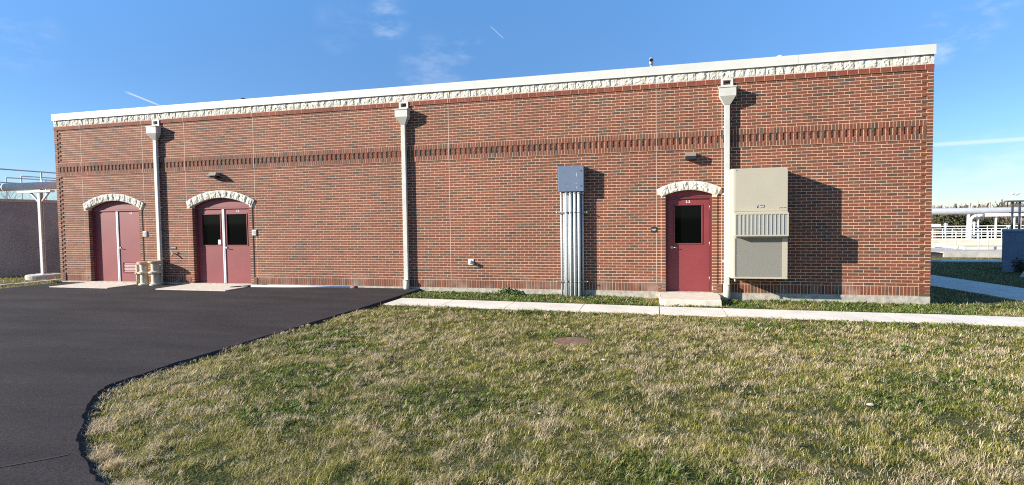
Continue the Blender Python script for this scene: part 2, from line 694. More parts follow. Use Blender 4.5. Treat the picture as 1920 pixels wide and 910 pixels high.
def grid_mesh():
    xs = np.concatenate([[-2500, -900, -300, -120, -60, -40], np.arange(-30, 16, .35), [17, 20, 24, 30, 40, 60, 100, 200, 500, 1200, 2500]])
    ys = np.concatenate([[-2500, -900, -300, -100, -50, -30, -22], np.arange(-18, 18, .35), [19, 21, 24, 27, 30, 36, 45, 60, 75, 90, 120, 160, 220, 400, 900, 2000, 3500]])
    X, Y = np.meshgrid(xs, ys)
    Z = gz(X, Y)
    v = np.stack([X, Y, Z], -1).reshape(-1, 3)
    nx = len(xs)
    f = [(j * nx + i, j * nx + i + 1, (j + 1) * nx + i + 1, (j + 1) * nx + i) for j in range(len(ys) - 1) for i in range(nx - 1)]
    me = bpy.data.meshes.new('ground')
    me.from_pydata([tuple(a) for a in v], [], f)
    me.polygons.foreach_set('use_smooth', [True] * len(f))
    me.materials.append(M_GROUND)
    o = bpy.data.objects.new('ground', me)
    COL.objects.link(o)
    tag(o, kind='structure')


grid_mesh()

# asphalt yard: raised pad with a sloped, slightly ragged edge
EDGE = [(-11.40, -.012), (-11.40, -1.3), (-11.40, -2.5), (-11.46, -5.0), (-11.48, -6.9), (-11.48, -7.8), (-11.42, -8.45), (-11.24, -8.80), (-10.97, -9.10),
        (-10.47, -9.56), (-9.88, -10.0), (-9.2, -10.38), (-8.3, -10.75), (-7.2, -11.05), (-5.5, -11.25), (0, -11.4), (9, -11.5)]


def smooth_poly(pts, step=.08):
    o = []
    P = [np.array(q, float) for q in pts]
    P = [2 * P[0] - P[1]] + P + [2 * P[-1] - P[-2]]
    for i in range(1, len(P) - 2):
        n = max(2, int(np.linalg.norm(P[i + 1] - P[i]) / step))
        for k in range(n):
            t = k / n
            a, b, c, d = P[i - 1], P[i], P[i + 1], P[i + 2]
            o.append(.5 * ((2 * b) + (-a + c) * t + (2 * a - 5 * b + 4 * c - d) * t * t + (-a + 3 * b - 3 * c + d) * t ** 3))
    o.append(P[-2])
    return np.array(o)


def asph_z(x, y):
    return -.042 - .022 * np.clip(-np.asarray(y) / 3, 0, 1)


edge = smooth_poly(EDGE)
_d = np.gradient(edge, axis=0)
_nrm = np.stack([-_d[:, 1], _d[:, 0]], 1)
_nrm /= np.linalg.norm(_nrm, axis=1)[:, None]          # points to the lawn side
_w = np.clip((-edge[:, 1] - 1) / 2, 0, 1)
edge = edge + _nrm * ((vnoise(edge[:, 0] * 1.0, edge[:, 1], .5, 5) - .5) * .03 + (vnoise(edge[:, 0], edge[:, 1], .09, 6) - .5) * .04)[:, None] * _w[:, None]


def asphalt():
    v, f = [], []
    n = len(edge)
    for (x, y), (nx_, ny_), wq in zip(edge, _nrm, _w):
        v.append((x, y, float(asph_z(x, y))))
        v.append((x + nx_ * .025 * wq, y + ny_ * .025 * wq, float(asph_z(x, y)) - .018 * wq))
        v.append((x + nx_ * (.02 + .07 * wq), y + ny_ * (.02 + .07 * wq), float(gz(x, y)) - .03))
    for i in range(n - 1):
        a, b = 3 * i, 3 * i + 3
        f += [(a, b, b + 1, a + 1), (a + 1, b + 1, b + 2, a + 2)]
    k = len(v)
    # interior: fan strips to a far left column
    left = [(-23.5 - max(0, (-y - 2)) * .02, min(y, -.012) if y > -11.2 else y - (x + 5.5 + 6) * 0 - 0) for x, y in edge]
    cols = 40
    rows = []
    for i, (x, y) in enumerate(edge):
        t = i / (n - 1)
        if x > -9.2 and y < -10.3:
            lx, ly = x, -26.0
        else:
            lx, ly = -23.55, y
        rows.append((x, y, lx, ly))
    # simple polygon triangulated from above through bmesh
    bm = bmesh.new()
    poly = [(x, y) for x, y in edge] + [(9, -26), (-40, -26), (-40, -14), (-26, -9), (-23.7, -5), (-23.52, -.012)]
    vs = [bm.verts.new((x, y, float(asph_z(x, y)))) for x, y in poly]
    bm.faces.new(vs)
    bmesh.ops.triangulate(bm, faces=bm.faces[:])
    base = len(v)
    bm.verts.index_update()
    v += [tuple(q.co) for q in bm.verts]
    f += [tuple(base + q.index for q in fa.verts) for fa in bm.faces]
    bm.free()
    me = bpy.data.meshes.new('asphalt_yard')
    me.from_pydata(v, [], f)
    me.materials.append(M_ASPH)
    bm = bmesh.new()
    bm.from_mesh(me)
    for fa in bm.faces:
        if fa.normal.z < 0:
            fa.normal_flip()
    bm.to_mesh(me)
    bm.free()
    o = bpy.data.objects.new('asphalt_yard', me)
    COL.objects.link(o)
    tag(o, kind='structure')


asphalt()
mb_ = []
SEAM = smooth_poly([(-13.5, -12.3), (-12, -11.6), (-10.95, -10.92), (-10.4, -10.52), (-10.08, -10.23), (-9.93, -10.06)], .06)
_v, _f = [], []
for i_, (x_, y_) in enumerate(SEAM):
    d_ = SEAM[min(i_ + 1, len(SEAM) - 1)] - SEAM[max(i_ - 1, 0)]
    d_ = d_ / np.linalg.norm(d_)
    wv = .006 + .006 * random.random()
    _v += [(x_ - d_[1] * wv, y_ + d_[0] * wv, float(asph_z(x_, y_)) + .004), (x_ + d_[1] * wv, y_ - d_[0] * wv, float(asph_z(x_, y_)) + .004)]
for i_ in range(len(SEAM) - 1):
    _f.append((2 * i_, 2 * i_ + 1, 2 * i_ + 3, 2 * i_ + 2))
_me = bpy.data.meshes.new('asphalt_seam')
_me.from_pydata(_v, [], _f)
_me.materials.append(mat('seam_tar', (.020, .018, .018), .95))
_o = bpy.data.objects.new('asphalt_seam', _me)
COL.objects.link(_o)
tag(_o, kind='structure')

# ------------------------------------------------------------------ sidewalks
SW_F, SW_N = -1.36, -2.27      # far and near edge


def front_walk():
    mb = MB()
    joints = [-11.30, -9.98, -8.55, -7.0, -5.44, -4.20, -2.75, -1.35, .15, 1.65, 3.15, 4.65, 6.15, 7.65, 9.15, 10.65, 12.2]
    for a, b in zip(joints[:-1], joints[1:]):
        za, zb = float(base_z(a)) + .022, float(base_z(b)) + .022
        x0, x1 = a + .008, b - .008
        if a < -11.2:
            P = [(x0 + .0, SW_N), (x0, SW_F), (x1, SW_F), (x1, SW_N)]
        else:
            P = [(x0, SW_N), (x0, SW_F), (x1, SW_F), (x1, SW_N)]
        mb.quadbox([(x, y, -.5) for x, y in P] + [(P[0][0], P[0][1], za), (P[1][0], P[1][1], za + .004), (P[2][0], P[2][1], zb + .004), (P[3][0], P[3][1], zb)])
    tag(mb.build('sidewalk', M_WALK), kind='structure')


front_walk()


def side_walk():
    near = [(-.6, 13.4), (.75, 7.0), (1.28, 4.75), (1.50, 3.9), (1.78, 2.9), (2.0, 1.9), (2.18, 1.1), (2.45, .1), (2.75, -1.355)]
    far = [(1.6, 13.4), (2.75, 8.0), (3.0, 6.7), (3.2, 5.6), (3.55, 4.1), (3.85, 2.6), (4.15, 1.2), (4.4, .1), (4.75, -1.355)]
    mb = MB()
    for i in range(len(near) - 1):
        a, b, c, d = near[i], near[i + 1], far[i + 1], far[i]
        n = len(mb.v)
        for q in (a, b, c, d):
            mb.v.append((q[0], q[1], -.6))
        for q in (a, b, c, d):
            mb.v.append((q[0], q[1], float(gz(q[0], q[1])) + .02))
        mb.c += [(1, 1, 1)] * 8
        for q in ((4, 5, 6, 7), (0, 1, 5, 4), (2, 3, 7, 6)):
            mb.f.append(tuple(n + k for k in q))
            mb.sm.append(False)
    o = mb.build('side_path', M_WALK)
    tag(o, kind='structure')
    mb = MB()
    x = 0
    while x < 30:
        mb.box(x + .006, x + 1.994, 13.5, 14.75, -.8, float(gz(x, 14)) + .03)
        x += 2
    tag(mb.build('rear_path', M_WALK), kind='structure')
    mb = MB()
    for k in range(8):
        y = -9.5 + k * 1.8
        mb.box(-24.98, -24.80, y + .01, y + 1.79, -.4, -.055 - .012 * (k % 2))
    tag(mb.build('kerb_strip', M_CONC), kind='structure')


side_walk()

# door aprons and the step
mb = MB()
mb.box(-22.46, -20.33, -1.18, -.013, -.2, -.030)
tag(mb.build('door_apron', M_STEP), kind='structure')
mb = MB()
mb.box(-18.66, -16.40, -1.18, -.013, -.2, -.026)
tag(mb.build('door_apron', M_STEP), kind='structure')

# ------------------------------------------------------------------ the building
C = .067733
L = .2032
G = .0106
XL, XR = -116 * L, 0.0
DEPTH = 8.4
TOPB = 69 * C
bld = thing('brick_building', (XL / 2, 0, 0), 'long low red brick building with a pale stone band under its metal roof edge', 'building')
DOORS = [(-110 * L, -100.5 * L, 2.18, 2.455), (-91 * L, -81.5 * L, 2.18, 2.455), (-26 * L, -21 * L, 2.185, 2.335)]
ARCH = []
for (xl, xr, zs, zc) in DOORS:
    hc = (xr - xl) / 2 + .1016 - .006
    rise = zc - zs
    Rr = (hc * hc + rise * rise) / (2 * rise)
    ARCH.append(((xl + xr) / 2, zc - Rr, Rr, hc))
TH = .205
JOINTS = [-111 * L, -99.5 * L, -92 * L, -80.5 * L, -52 * L, -27 * L, -20 * L]
SCUP = [(-4.045, -3.885), (-11.845, -11.685), (-19.73, -19.57)]

wall = MB()


def bcol(kind='n'):
    u = random.random()
    if kind == 'shiner':
        b = np.array((.185, .044, .021)) * random.uniform(.85, 1.12)
    elif u < .62:
        b = np.array((.170, .050, .022)) * random.uniform(.82, 1.15)
    elif u < .84:
        b = np.array((.140, .056, .029)) * random.uniform(.8, 1.15)
    elif u < .93:
        b = np.array((.098, .056, .032)) * random.uniform(.75, 1.15)
    else:
        b = np.array((.070, .047, .031)) * random.uniform(.8, 1.3)
    return tuple(float(q) for q in b * (1 + np.array((random.uniform(-.05, .05), random.uniform(-.08, .08), random.uniform(-.08, .08)))))


def brick(x0, x1, z0, z1, yf=0.0, yb=.05, kind='n', col=None):
    if x1 - x0 < .012:
        return
    j = random.uniform(-.0006, .0006)
    t = random.uniform(-.0006, .0006)
    c = col or bcol(kind)
    y0, y1 = yf + j + t, yf + j - t
    wall.quadbox([(x0, y0, z0), (x0, yb, z0), (x1, yb, z0), (x1, y1, z0), (x0, y0, z1), (x0, yb, z1), (x1, yb, z1), (x1, y1, z1)], c)


def cut(segs, a, b):
    o = []
    for (p, q) in segs:
        if q <= a or p >= b:
            o.append((p, q))
        else:
            if p < a:
                o.append((p, a))
            if q > b:
                o.append((b, q))
    return o


def course_row(k, offset):
    """one course of running bond, k counted from the base"""
    z0, z1 = k * C + G / 2, (k + 1) * C - G / 2
    qw = (L if k % 2 else L / 2)          # quoin brick of this course
    lo, hi = XL + qw, XR - qw
    n0 = int((lo - XR) / L) - 2
    for i in range(-118, 2):
        x0 = XR + i * L + offset + G / 2
        x1 = XR + (i + 1) * L + offset - G / 2
        x0c, x1c = max(x0, lo + G / 2), min(x1, hi - G / 2)
        if x1c - x0c < .02:
            continue
        segs = [(x0c, x1c)]
        for jx in JOINTS:
            segs = cut(segs, jx - .006, jx + .006)
        for (xl, xr, zs, zc), (ax, az, ar, hc) in zip(DOORS, ARCH):
            if z0 < zs - .01:
                segs = cut(segs, xl - .1016 - .003, xr + .1016 + .003)
            elif z0 < zc + TH:
                o = []
                for (p, q) in segs:
                    if q < ax - hc - .15 or p > ax + hc + .15:
                        o.append((p, q))
                        continue
                    m = max(1, int(round((q - p) / .05)))
                    # trim the brick against the extrados
                    keep = []
                    for s_ in range(m):
                        a, b = p + (q - p) * s_ / m, p + (q - p) * (s_ + 1) / m
                        far = max(math.hypot(xx - ax, zz - az) for xx in (a, b) for zz in (z1,))
                        inside_end = abs((a + b) / 2 - ax) < hc + .10 and far < ar + TH + .004
                        if not inside_end:
                            keep.append((a, b))
                    # merge
                    mm = []
                    for a, b in keep:
                        if mm and abs(mm[-1][1] - a) < 1e-6:
                            mm[-1] = (mm[-1][0], b)
                        else:
                            mm.append((a, b))
                    o += mm
                segs = o
        c = bcol()
        for (p, q) in segs:
            brick(p, q, z0, z1, col=c)
    # quoins, standing proud
    brick(XR - qw + G / 2, XR + .012, z0, z1, -.016, .10)
    brick(XL - .012, XL + qw - G / 2, z0, z1, -.016, .10)


for k in list(range(3, 48)) + list(range(54, 69)):
    course_row(k, 0.0 if k % 2 else L / 2)
# soldier course at the base, stacked stretchers beside every opening and at the corners
stacks = [(XL, XL + L), (XR - L, XR)]
for xl, xr, _, _ in DOORS:
    stacks += [(xl - L, xl), (xr, xr + L)]
x = XL + L
while x < XR - L - .01:
    a, b = x, x + C
    x += C
    if any(a < q - .01 and b > p + .01 for p, q in stacks) or any(a < xr and b > xl for xl, xr, _, _ in DOORS):
        continue
    brick(a + G / 2, b - G / 2, G / 2, 3 * C - G / 2, -.0004)
for n, (p, q) in enumerate(stacks):
    for k in range(3):
        if k == 1:
            brick(p + G / 2, (p + q) / 2 - G / 2, k * C + G / 2, (k + 1) * C - G / 2, -.0225, .094)
            brick((p + q) / 2 + G / 2, q - G / 2 * (n > 1) * 0 - (0 if n > 1 else 0), k * C + G / 2, (k + 1) * C - G / 2, -.0225, .094)
        else:
            brick(p + (0 if (n > 1 and n % 2) else G / 2), q - (0 if (n > 1 and n % 2 == 0) else G / 2), k * C + G / 2, (k + 1) * C - G / 2, -.0225, .094)
# jamb piers of stacked headers
for (xl, xr, zs, zc) in DOORS:
    k = 3
    while (k + 1) * C < zs + .03:
        z0, z1 = k * C + G / 2, (k + 1) * C - G / 2
        brick(xl - .1016 + G / 2, xl, z0, z1, -.020, .094)
        brick(xr, xr + .1016 - G / 2, z0, z1, -.020, .094)
        k += 1
# the ornamental band: two soldier rows that interlock around small recesses
x = XL + L / 2
i = 0
while x < XR - L / 2 - .02:
    a, b = x + G / 2, min(x + C, XR - L / 2) - G / 2
    if i % 2 == 0:
        brick(a, b, 51 * C + G / 2, 54 * C - G / 2, -.0155)
        brick(a, b, 48 * C + G / 2, 51 * C - G / 2, -.0155)
    else:
        brick(a, b, 54 * C - .128, 54 * C - G / 2, -.0155)
        brick(a, b, 48 * C + G / 2, 48 * C + .118, -.0155)
        brick(a, b, 48 * C + .124, 54 * C - .134, .0004)
    x += C
    i += 1
for k in range(48, 54):
    brick(XR - L / 2 + G / 2, XR + .012, k * C + G / 2, (k + 1) * C - G / 2, -.016, .1)
    brick(XL - .012, XL + L / 2 - G / 2, k * C + G / 2, (k + 1) * C - G / 2, -.016, .1)
# projecting course of bricks on edge under the stone
SH0, SH1 = TOPB + .004, TOPB + .100
for i in range(-117, 1):
    segs = [(XR + i * L + G / 2 - .15, XR + (i + 1) * L - G / 2 - .15)]
    segs = [(max(p, XL - .014), min(q, XR + .014)) for p, q in segs if min(q, XR + .014) - max(p, XL - .014) > .015]
    for (p, q) in SCUP:
        segs = cut(segs, p - .05, q + .05)
    for jx in JOINTS:
        segs = cut(segs, jx - .005, jx + .005)
    for p, q in segs:
        brick(p, q, SH0, SH1, -.026, .05, 'shiner')
brick(XR - .15 + G / 2, XR + .014, SH0, SH1, -.026, .05, 'shiner')
wall_o = wall.build('brick_wall', M_BRICK, bld, colattr=True)

# mortar backing with the door openings and roof drain slots cut out
mo = MB()
MY = .0022


def arch_mid(x):
    for (xl, xr, zs, zc), (ax, az, ar, hc) in zip(DOORS, ARCH):
        if xl - .004 < x < xr + .004:
            return az + math.sqrt(max(0, (ar + TH * .5) ** 2 - (x - ax) ** 2))
    return None


bx = {round(XL, 5), round(XR, 5)}
for (xl, xr, zs, zc) in DOORS:
    for q in np.linspace(xl - .004, xr + .004, 31 if xr - xl > 1.5 else 17):
        bx.add(round(float(q), 5))
for p, q in SCUP:
    bx |= {round(p, 5), round(q, 5)}
bx = sorted(bx)
HZ0, HZ1 = 4.637, 4.737
for a, b in zip(bx[:-1], bx[1:]):
    if b - a < 1e-4:
        continue
    m = (a + b) / 2
    z0 = 0.0
    am = arch_mid(m)
    if am:
        z0 = am
    if any(p < m < q for p, q in SCUP):
        mo.box(a, b, MY, .30, z0, HZ0)
        mo.box(a, b, MY, .30, HZ1, 4.98)
    else:
        mo.box(a, b, MY, .30, z0, 4.98)
for (xl, xr, zs, zc) in DOORS:        # mortar of the piers
    mo.box(xl - .1016 + .003, xl - .004, -.0178, MY - .0003, 0.002, zs)
    mo.box(xr + .004, xr + .1016 - .003, -.0178, MY - .0003, 0.002, zs)
for a, b in ((XL - .006, XL + L / 2 - .006), (XR - L / 2 + .006, XR + .006)):
    mo.box(a, b, -.0138, MY - .0003, .002, TOPB)
mo.box(XL + L / 2, XR - L / 2, -.0133, MY - .0004, 48 * C - .002, 48 * C + .112)
mo.box(XL + L / 2, XR - L / 2, -.0133, MY - .0004, 54 * C - .124, 54 * C + .002)
mo.box(XL - .012, SCUP[2][0] - .05, -.0235, MY - .0005, TOPB, SH1 + .006)
mo.box(SCUP[2][1] + .05, SCUP[1][0] - .05, -.0235, MY - .0005, TOPB, SH1 + .006)
mo.box(SCUP[1][1] + .05, SCUP[0][0] - .05, -.0235, MY - .0005, TOPB, SH1 + .006)
mo.box(SCUP[0][1] + .05, XR + .012, -.0235, MY - .0005, TOPB, SH1 + .006)
mo.build('mortar', M_MORTAR, bld)
# vertical control joints
for jx in JOINTS:
    cj = MB()
    cj.box(jx - .0055, jx + .0055, -.0012, .0018, 3 * C if abs(jx + 52 * L) < .01 or abs(jx + 27 * L) < .01 or abs(jx + 20 * L) < .01 else 2.25, 48 * C)
    cj.box(jx - .0055, jx + .0055, -.0160, .0018, 48 * C, 54 * C)
    cj.box(jx - .0055, jx + .0055, -.0012, .0018, 54 * C, TOPB)
    cj.box(jx - .0048, jx + .0048, -.0262, .0018, TOPB, SH1)
    cj.build('control_joint', M_SEAL, bld)

# side and rear walls, roof
sw = MB()
sw.box(XR - .28, XR, .3, DEPTH, -.6, 4.98)
sw.box(XL, XL + .28, .3, DEPTH, -.6, 4.98)
sw.box(XL + .28, XR - .28, DEPTH - .3, DEPTH, -.6, 4.98)
sw.build('side_wall', M_BTEX, bld)
rf = MB()
rf.box(XL + .28, XR - .28, .3, DEPTH - .3, 4.45, 4.60)
rf.build('roof', M_ROOF, bld)
fd = MB()
for a, b in ((XL - .01, DOORS[0][0]), (DOORS[0][0], DOORS[0][1]), (DOORS[0][1], DOORS[1][0]), (DOORS[1][0], DOORS[1][1]), (DOORS[1][1], DOORS[2][0]), (DOORS[2][0], DOORS[2][1]), (DOORS[2][1], XR + .012)):
    fd.box(a, b, -.012, .3, -.7, -.002)
fd.build('foundation', M_FOUND, bld)


# split-face limestone
def rock_block(mb, x0, x1, z0, z1, y0, bulge, seed, xf=None, n=12, mzn=10):
    """rock-faced block; xf maps (s, t) in the unit square to the wall plane"""
    r = np.random.default_rng(seed)
    S = np.linspace(0, 1, n)
    T = np.linspace(0, 1, mzn)
    base = len(mb.v)
    tiltx, tiltz = r.uniform(-.35, .45), r.uniform(-.3, .3)
    chip = r.uniform(.72, .97)
    chips = r.random() < .45
    H = np.zeros((n, mzn))
    g = r.uniform(0, 1, (n + 2, mzn + 2))
    g2 = np.repeat(np.repeat(r.uniform(0, 1, (5, 4)), 3, 0), 3, 1)
    for i, s_ in enumerate(S):
        for j, t in enumerate(T):
            e = min(s_, 1 - s_) * 3.4
            f_ = min(t, 1 - t) * 3.2
            edge_ = min(1, e) * min(1, f_)
            sm_ = (g[i, j] + g[i + 1, j] + g[i, j + 1] + g[i + 1, j + 1]) / 4
            h = bulge * edge_ ** .4 * (.55 + tiltx * (s_ - .5) + tiltz * (t - .5) + .7 * (sm_ - .5) + .25 * (g[i, j] - .5) + .45 * (g2[i, j] - .5))
            if chips and s_ > chip - .12 * t:
                h *= .1
            H[i, j] = max(0, h)
    for i, s_ in enumerate(S):
        for j, t in enumerate(T):
            jx = 0 if i in (0, n - 1) else (r.random() - .5) * .35 / n
            jt = 0 if j in (0, mzn - 1) else (r.random() - .5) * .35 / mzn
            X, Z = xf(s_ + jx, t + jt)
            mb.v.append((X, y0 - H[i, j], Z))
            mb.c.append((1, 1, 1))
    for i in range(n - 1):
        for j in range(mzn - 1):
            a = base + i * mzn + j
            b_, c_, d_ = a + mzn, a + mzn + 1, a + 1
            if (i + j) % 2:
                mb.f += [(a, b_, c_), (a, c_, d_)]
            else:
                mb.f += [(a, b_, d_), (b_, c_, d_)]
            mb.sm += [False, False]
    # sides back into the wall
    ring = [base + i * mzn for i in range(n)] + [base + (n - 1) * mzn + j for j in range(1, mzn)] + \
           [base + i * mzn + mzn - 1 for i in range(n - 2, -1, -1)] + [base + j for j in range(mzn - 2, 0, -1)]
    nb = len(mb.v)
    for q in ring:
        vx, vy, vz = mb.v[q]
        mb.v.append((vx, .09, vz))
        mb.c.append((1, 1, 1))
    k = len(ring)
    for q in range(k):
        mb.f.append((ring[q], nb + q, nb + (q + 1) % k, ring[(q + 1) % k]))
        mb.sm.append(False)


fz = MB()
FZ0, FZ1 = SH1 + .007, 4.978
x = XL - .012
i = 0
while x < XR - .02:
    wdt = .2032 if random.random() < .8 else .3
    x1 = min(x + wdt, XR + .012)
    if XR + .012 - x1 < .09:
        x1 = XR + .012
    z0 = FZ0
    if any(p - .03 < (x + x1) / 2 < q + .03 for p, q in SCUP):
        pass
    a, b = x + .0025, x1 - .0025
    rock_block(fz, a, b, z0, FZ1, -.020, .026, 100 + i, lambda s_, t, a=a, b=b, z0=z0: (a + (b - a) * s_, z0 + (FZ1 - z0) * t))
    x = x1
    i += 1
fz.box(XL - .008, XR + .008, -.006, .004, FZ0, FZ1)
fz.build('stone_band', M_STONE, bld)

for n, ((xl, xr, zs, zc), (ax, az, ar, hc)) in enumerate(zip(DOORS, ARCH)):
    mb = MB()
    nst = 11 if n < 2 else 6
    al = math.asin(hc / ar)
    for k in range(nst):
        t0, t1 = -al + 2 * al * k / nst + .0018 / ar, -al + 2 * al * (k + 1) / nst - .0018 / ar
        rock_block(mb, 0, 0, 0, 0, -.036, .030, 900 + n * 40 + k,
                   lambda s_, t, t0=t0, t1=t1: (ax + (ar + TH * t) * math.sin(t0 + (t1 - t0) * s_), az + (ar + TH * t) * math.cos(t0 + (t1 - t0) * s_)))
    mb.build('stone_arch', M_STONE, bld)

# metal coping in long panels
cp = MB()
seams = [XL - .03, -20.754, -17.12, -13.48, -9.823, -6.18, -2.522, -.527, XR + .03]
seams = [XL - .03, -23.04, -20.754, -17.12, -13.48, -9.823, -6.18, -2.522, -.527, XR + .03]
CZ0, CZ1 = 4.985, 5.165
for a, b in zip(seams[:-1], seams[1:]):
    cp.box(a + .002, b - .002, -.058, -.050, CZ0 - .012, CZ1)
    cp.box(a + .002, b - .002, -.0495, .36, CZ1 - .02, CZ1 - .001)
    cp.box(a + .002, b - .002, -.066, -.0585, CZ0 - .02, CZ0 - .004)
cp.box(XL - .02, XR + .02, -.044, .355, 4.982, CZ1 - .022)
cp.box(XR - .34, XR + .031, .365, DEPTH + .05, 4.984, CZ1)
cp.box(XL - .031, XL + .34, .365, DEPTH + .05, 4.984, CZ1)
cp.box(XL + .35, XR - .35, DEPTH - .34, DEPTH + .05, 4.984, CZ1)
cp.build('coping', M_COPING, bld)

# ------------------------------------------------------------------ doors
YF, YD = .092, .125          # frame face, leaf face


def arch_poly(ax, az, rad, x0, x1, z0, n=20):
    pts = [(x0, z0)]
    pts.append((x1, z0))
    for k in range(n + 1):
        xx = x1 + (x0 - x1) * k / n
        pts.append((xx, az + math.sqrt(rad * rad - (xx - ax) ** 2)))
    return pts


for n, ((xl, xr, zs, zc), (ax, az, ar, hc)) in enumerate(zip(DOORS, ARCH)):
    fr = MB()
    x0, x1 = xl - .0035, xr + .0035
    HD = 2.135
    fr.box(x0, xl + .05, YF, .19, -.03, HD + .05)
    fr.box(xr - .05, x1, YF, .19, -.03, HD + .05)
    fr.box(xl + .0505, xr - .0505, YF, .19, HD + .003, HD + .045)
    fro = fr.build('door_frame', M_REDF if n == 2 else M_RED, bld)
    tp = MB()
    tp.prism([(p, q) for p, q in arch_poly(ax, az, ar + TH * .45, x0, x1, HD + .0505)], YF + .012, .185)
    tp.build('transom_panel', M_RED, fro)
    th = MB()
    th.box(x0, x1, -.010, .3, -.6, -.026 if n < 2 else -.018)
    tho = th.build('threshold', M_STEP, bld)
    lv = []
    mid = (xl + xr) / 2
    if n < 2:
        lv = [(xl + .054, mid - .004, 0), (mid + .004, xr - .054, 1)]
    else:
        lv = [(xl + .054, xr - .054, 2)]
    for (a, b, kind) in lv:
        lf = MB()
        zb = -.018 if n < 2 else -.012
        if n == 0:
            if kind == 1:
                lx0, lx1, lz0, lz1 = a + .14, b - .12, .27, .565
                lf.box(a, lx0, YD, .17, zb, HD)
                lf.box(lx1, b, YD, .17, zb, HD)
                lf.box(lx0 + .0002, lx1 - .0002, YD, .17, zb, lz0)
                lf.box(lx0 + .0002, lx1 - .0002, YD, .17, lz1, HD)
            else:
                lf.box(a, b, YD, .17, zb, HD)
        else:
            if n == 1:
                gx0, gx1 = (a + .15, b - .13) if kind == 0 else (a + .09, b - .15)
                gz0, gz1 = 1.10, 1.98
            else:
                gx0, gx1, gz0, gz1 = a + .155, b - .165, 1.115, 1.985
            lf.box(a, gx0, YD, .17, zb, HD)
            lf.box(gx1, b, YD, .17, zb, HD)
            lf.box(gx0 + .0002, gx1 - .0002, YD, .17, zb, gz0)
            lf.box(gx0 + .0002, gx1 - .0002, YD, .17, gz1, HD)
        leaf = lf.build('door', M_RED, bld)
        leaf['label'] = ('windowless maroon leaf with a louver', 'half glazed maroon leaf', 'single maroon door with a glazed upper half')[n] if not (n == 0 and kind == 0) else 'plain windowless maroon leaf'
        if n == 0 and kind == 1:
            lo = MB()
            nb = 6
            for k in range(nb):
                z = lz0 + .02 + (lz1 - lz0 - .03) * k / nb
                lo.quadbox([(lx0 + .003, YD - .004, z), (lx0 + .003, YD + .012, z + .028), (lx1 - .003, YD + .012, z + .028), (lx1 - .003, YD - .004, z),
                            (lx0 + .003, YD - .004, z + .006), (lx0 + .003, YD + .012, z + .033), (lx1 - .003, YD + .012, z + .033), (lx1 - .003, YD - .004, z + .006)])
            lo.box(lx0 - .02, lx1 + .02, YD - .010, YD - .001, lz0 - .02, lz0 - .001)
            lo.box(lx0 - .02, lx1 + .02, YD - .010, YD - .001, lz1 + .001, lz1 + .02)
            lo.box(lx0 - .02, lx0 - .001, YD - .010, YD - .001, lz0, lz1)
            lo.box(lx1 + .001, lx1 + .02, YD - .010, YD - .001, lz0, lz1)
            lo.build('louver', M_RED, leaf)
        if n > 0:
            gl = MB()
            gl.box(gx0 + .001, gx1 - .001, YD + .022, YD + .03, gz0 + .001, gz1 - .001)
            gl.build('window_pane', M_GLASS, leaf)
            wf = MB()
            e = .026
            wf.bev(gx0 - e, gx1 + e, YD - .012, YD - .0005, gz1, gz1 + e, .004)
            wf.bev(gx0 - e, gx1 + e, YD - .012, YD - .0005, gz0 - e, gz0, .004)
            wf.bev(gx0 - e, gx0, YD - .012, YD - .0005, gz0 + .0005, gz1 - .0005, .004)
            wf.bev(gx1, gx1 + e, YD - .012, YD - .0005, gz0 + .0005, gz1 - .0005, .004)
            wf.build('window_frame', M_RED, leaf)
            if n == 1 and kind == 0:
                st = MB()
                st.box(gx1 - .115, gx1 - .01, YD + .018, YD + .0215, gz0 + .015, gz0 + .15)
                so_ = st.build('sticker', M_WHITE, leaf)
        for hz_ in (.25, 1.05, 1.88):
            if kind == 0:
                break
            hg = MB()
            hg.tube((b + .004, YD - .010, hz_), (b + .004, YD - .010, hz_ + .11), .007, seg=8)
            hg.build('hinge', M_STEEL, leaf)
        if kind != 0:
            # lever handle on a round rose
            hx = a + (.045 if n < 2 else .085)
            hd = MB()
            hd.tube((hx, YD - .001, 1.02), (hx, YD - .014, 1.02), .031, seg=20)
            hd.tube((hx, YD - .014, 1.02), (hx, YD - .058, 1.02), .011, seg=12)
            hd.path([(hx, YD - .055, 1.02), (hx + .05, YD - .058, 1.018), (hx + .095, YD - .055, 1.012), (hx + .115, YD - .045, 1.008)], .0085)
            if n < 2:
                hd.box(hx - .035, hx + .03, YD - .02, YD - .0005, .995, 1.05)
            hd.build('handle', M_STEEL, leaf)
            nx_ = (a + b) / 2 + (.02 if n == 1 else .05 if n == 0 else -.01)
            text_mesh('number', '4 4' if n == 0 else '2 2', .075, M_WHITE, (nx_, YD - .002, 2.068), leaf, bold=.002)
        else:
            # pale meeting stile
            ms = MB()
            ms.bev(b - .052, b + .030, YD - .022, YD - .001, -.016, HD - .004, .006)
            ms.tube((b - .012, YD - .022, .0), (b - .012, YD - .022, HD - .01), .006, seg=8)
            ms.build('meeting_stile', M_WHITE, leaf)

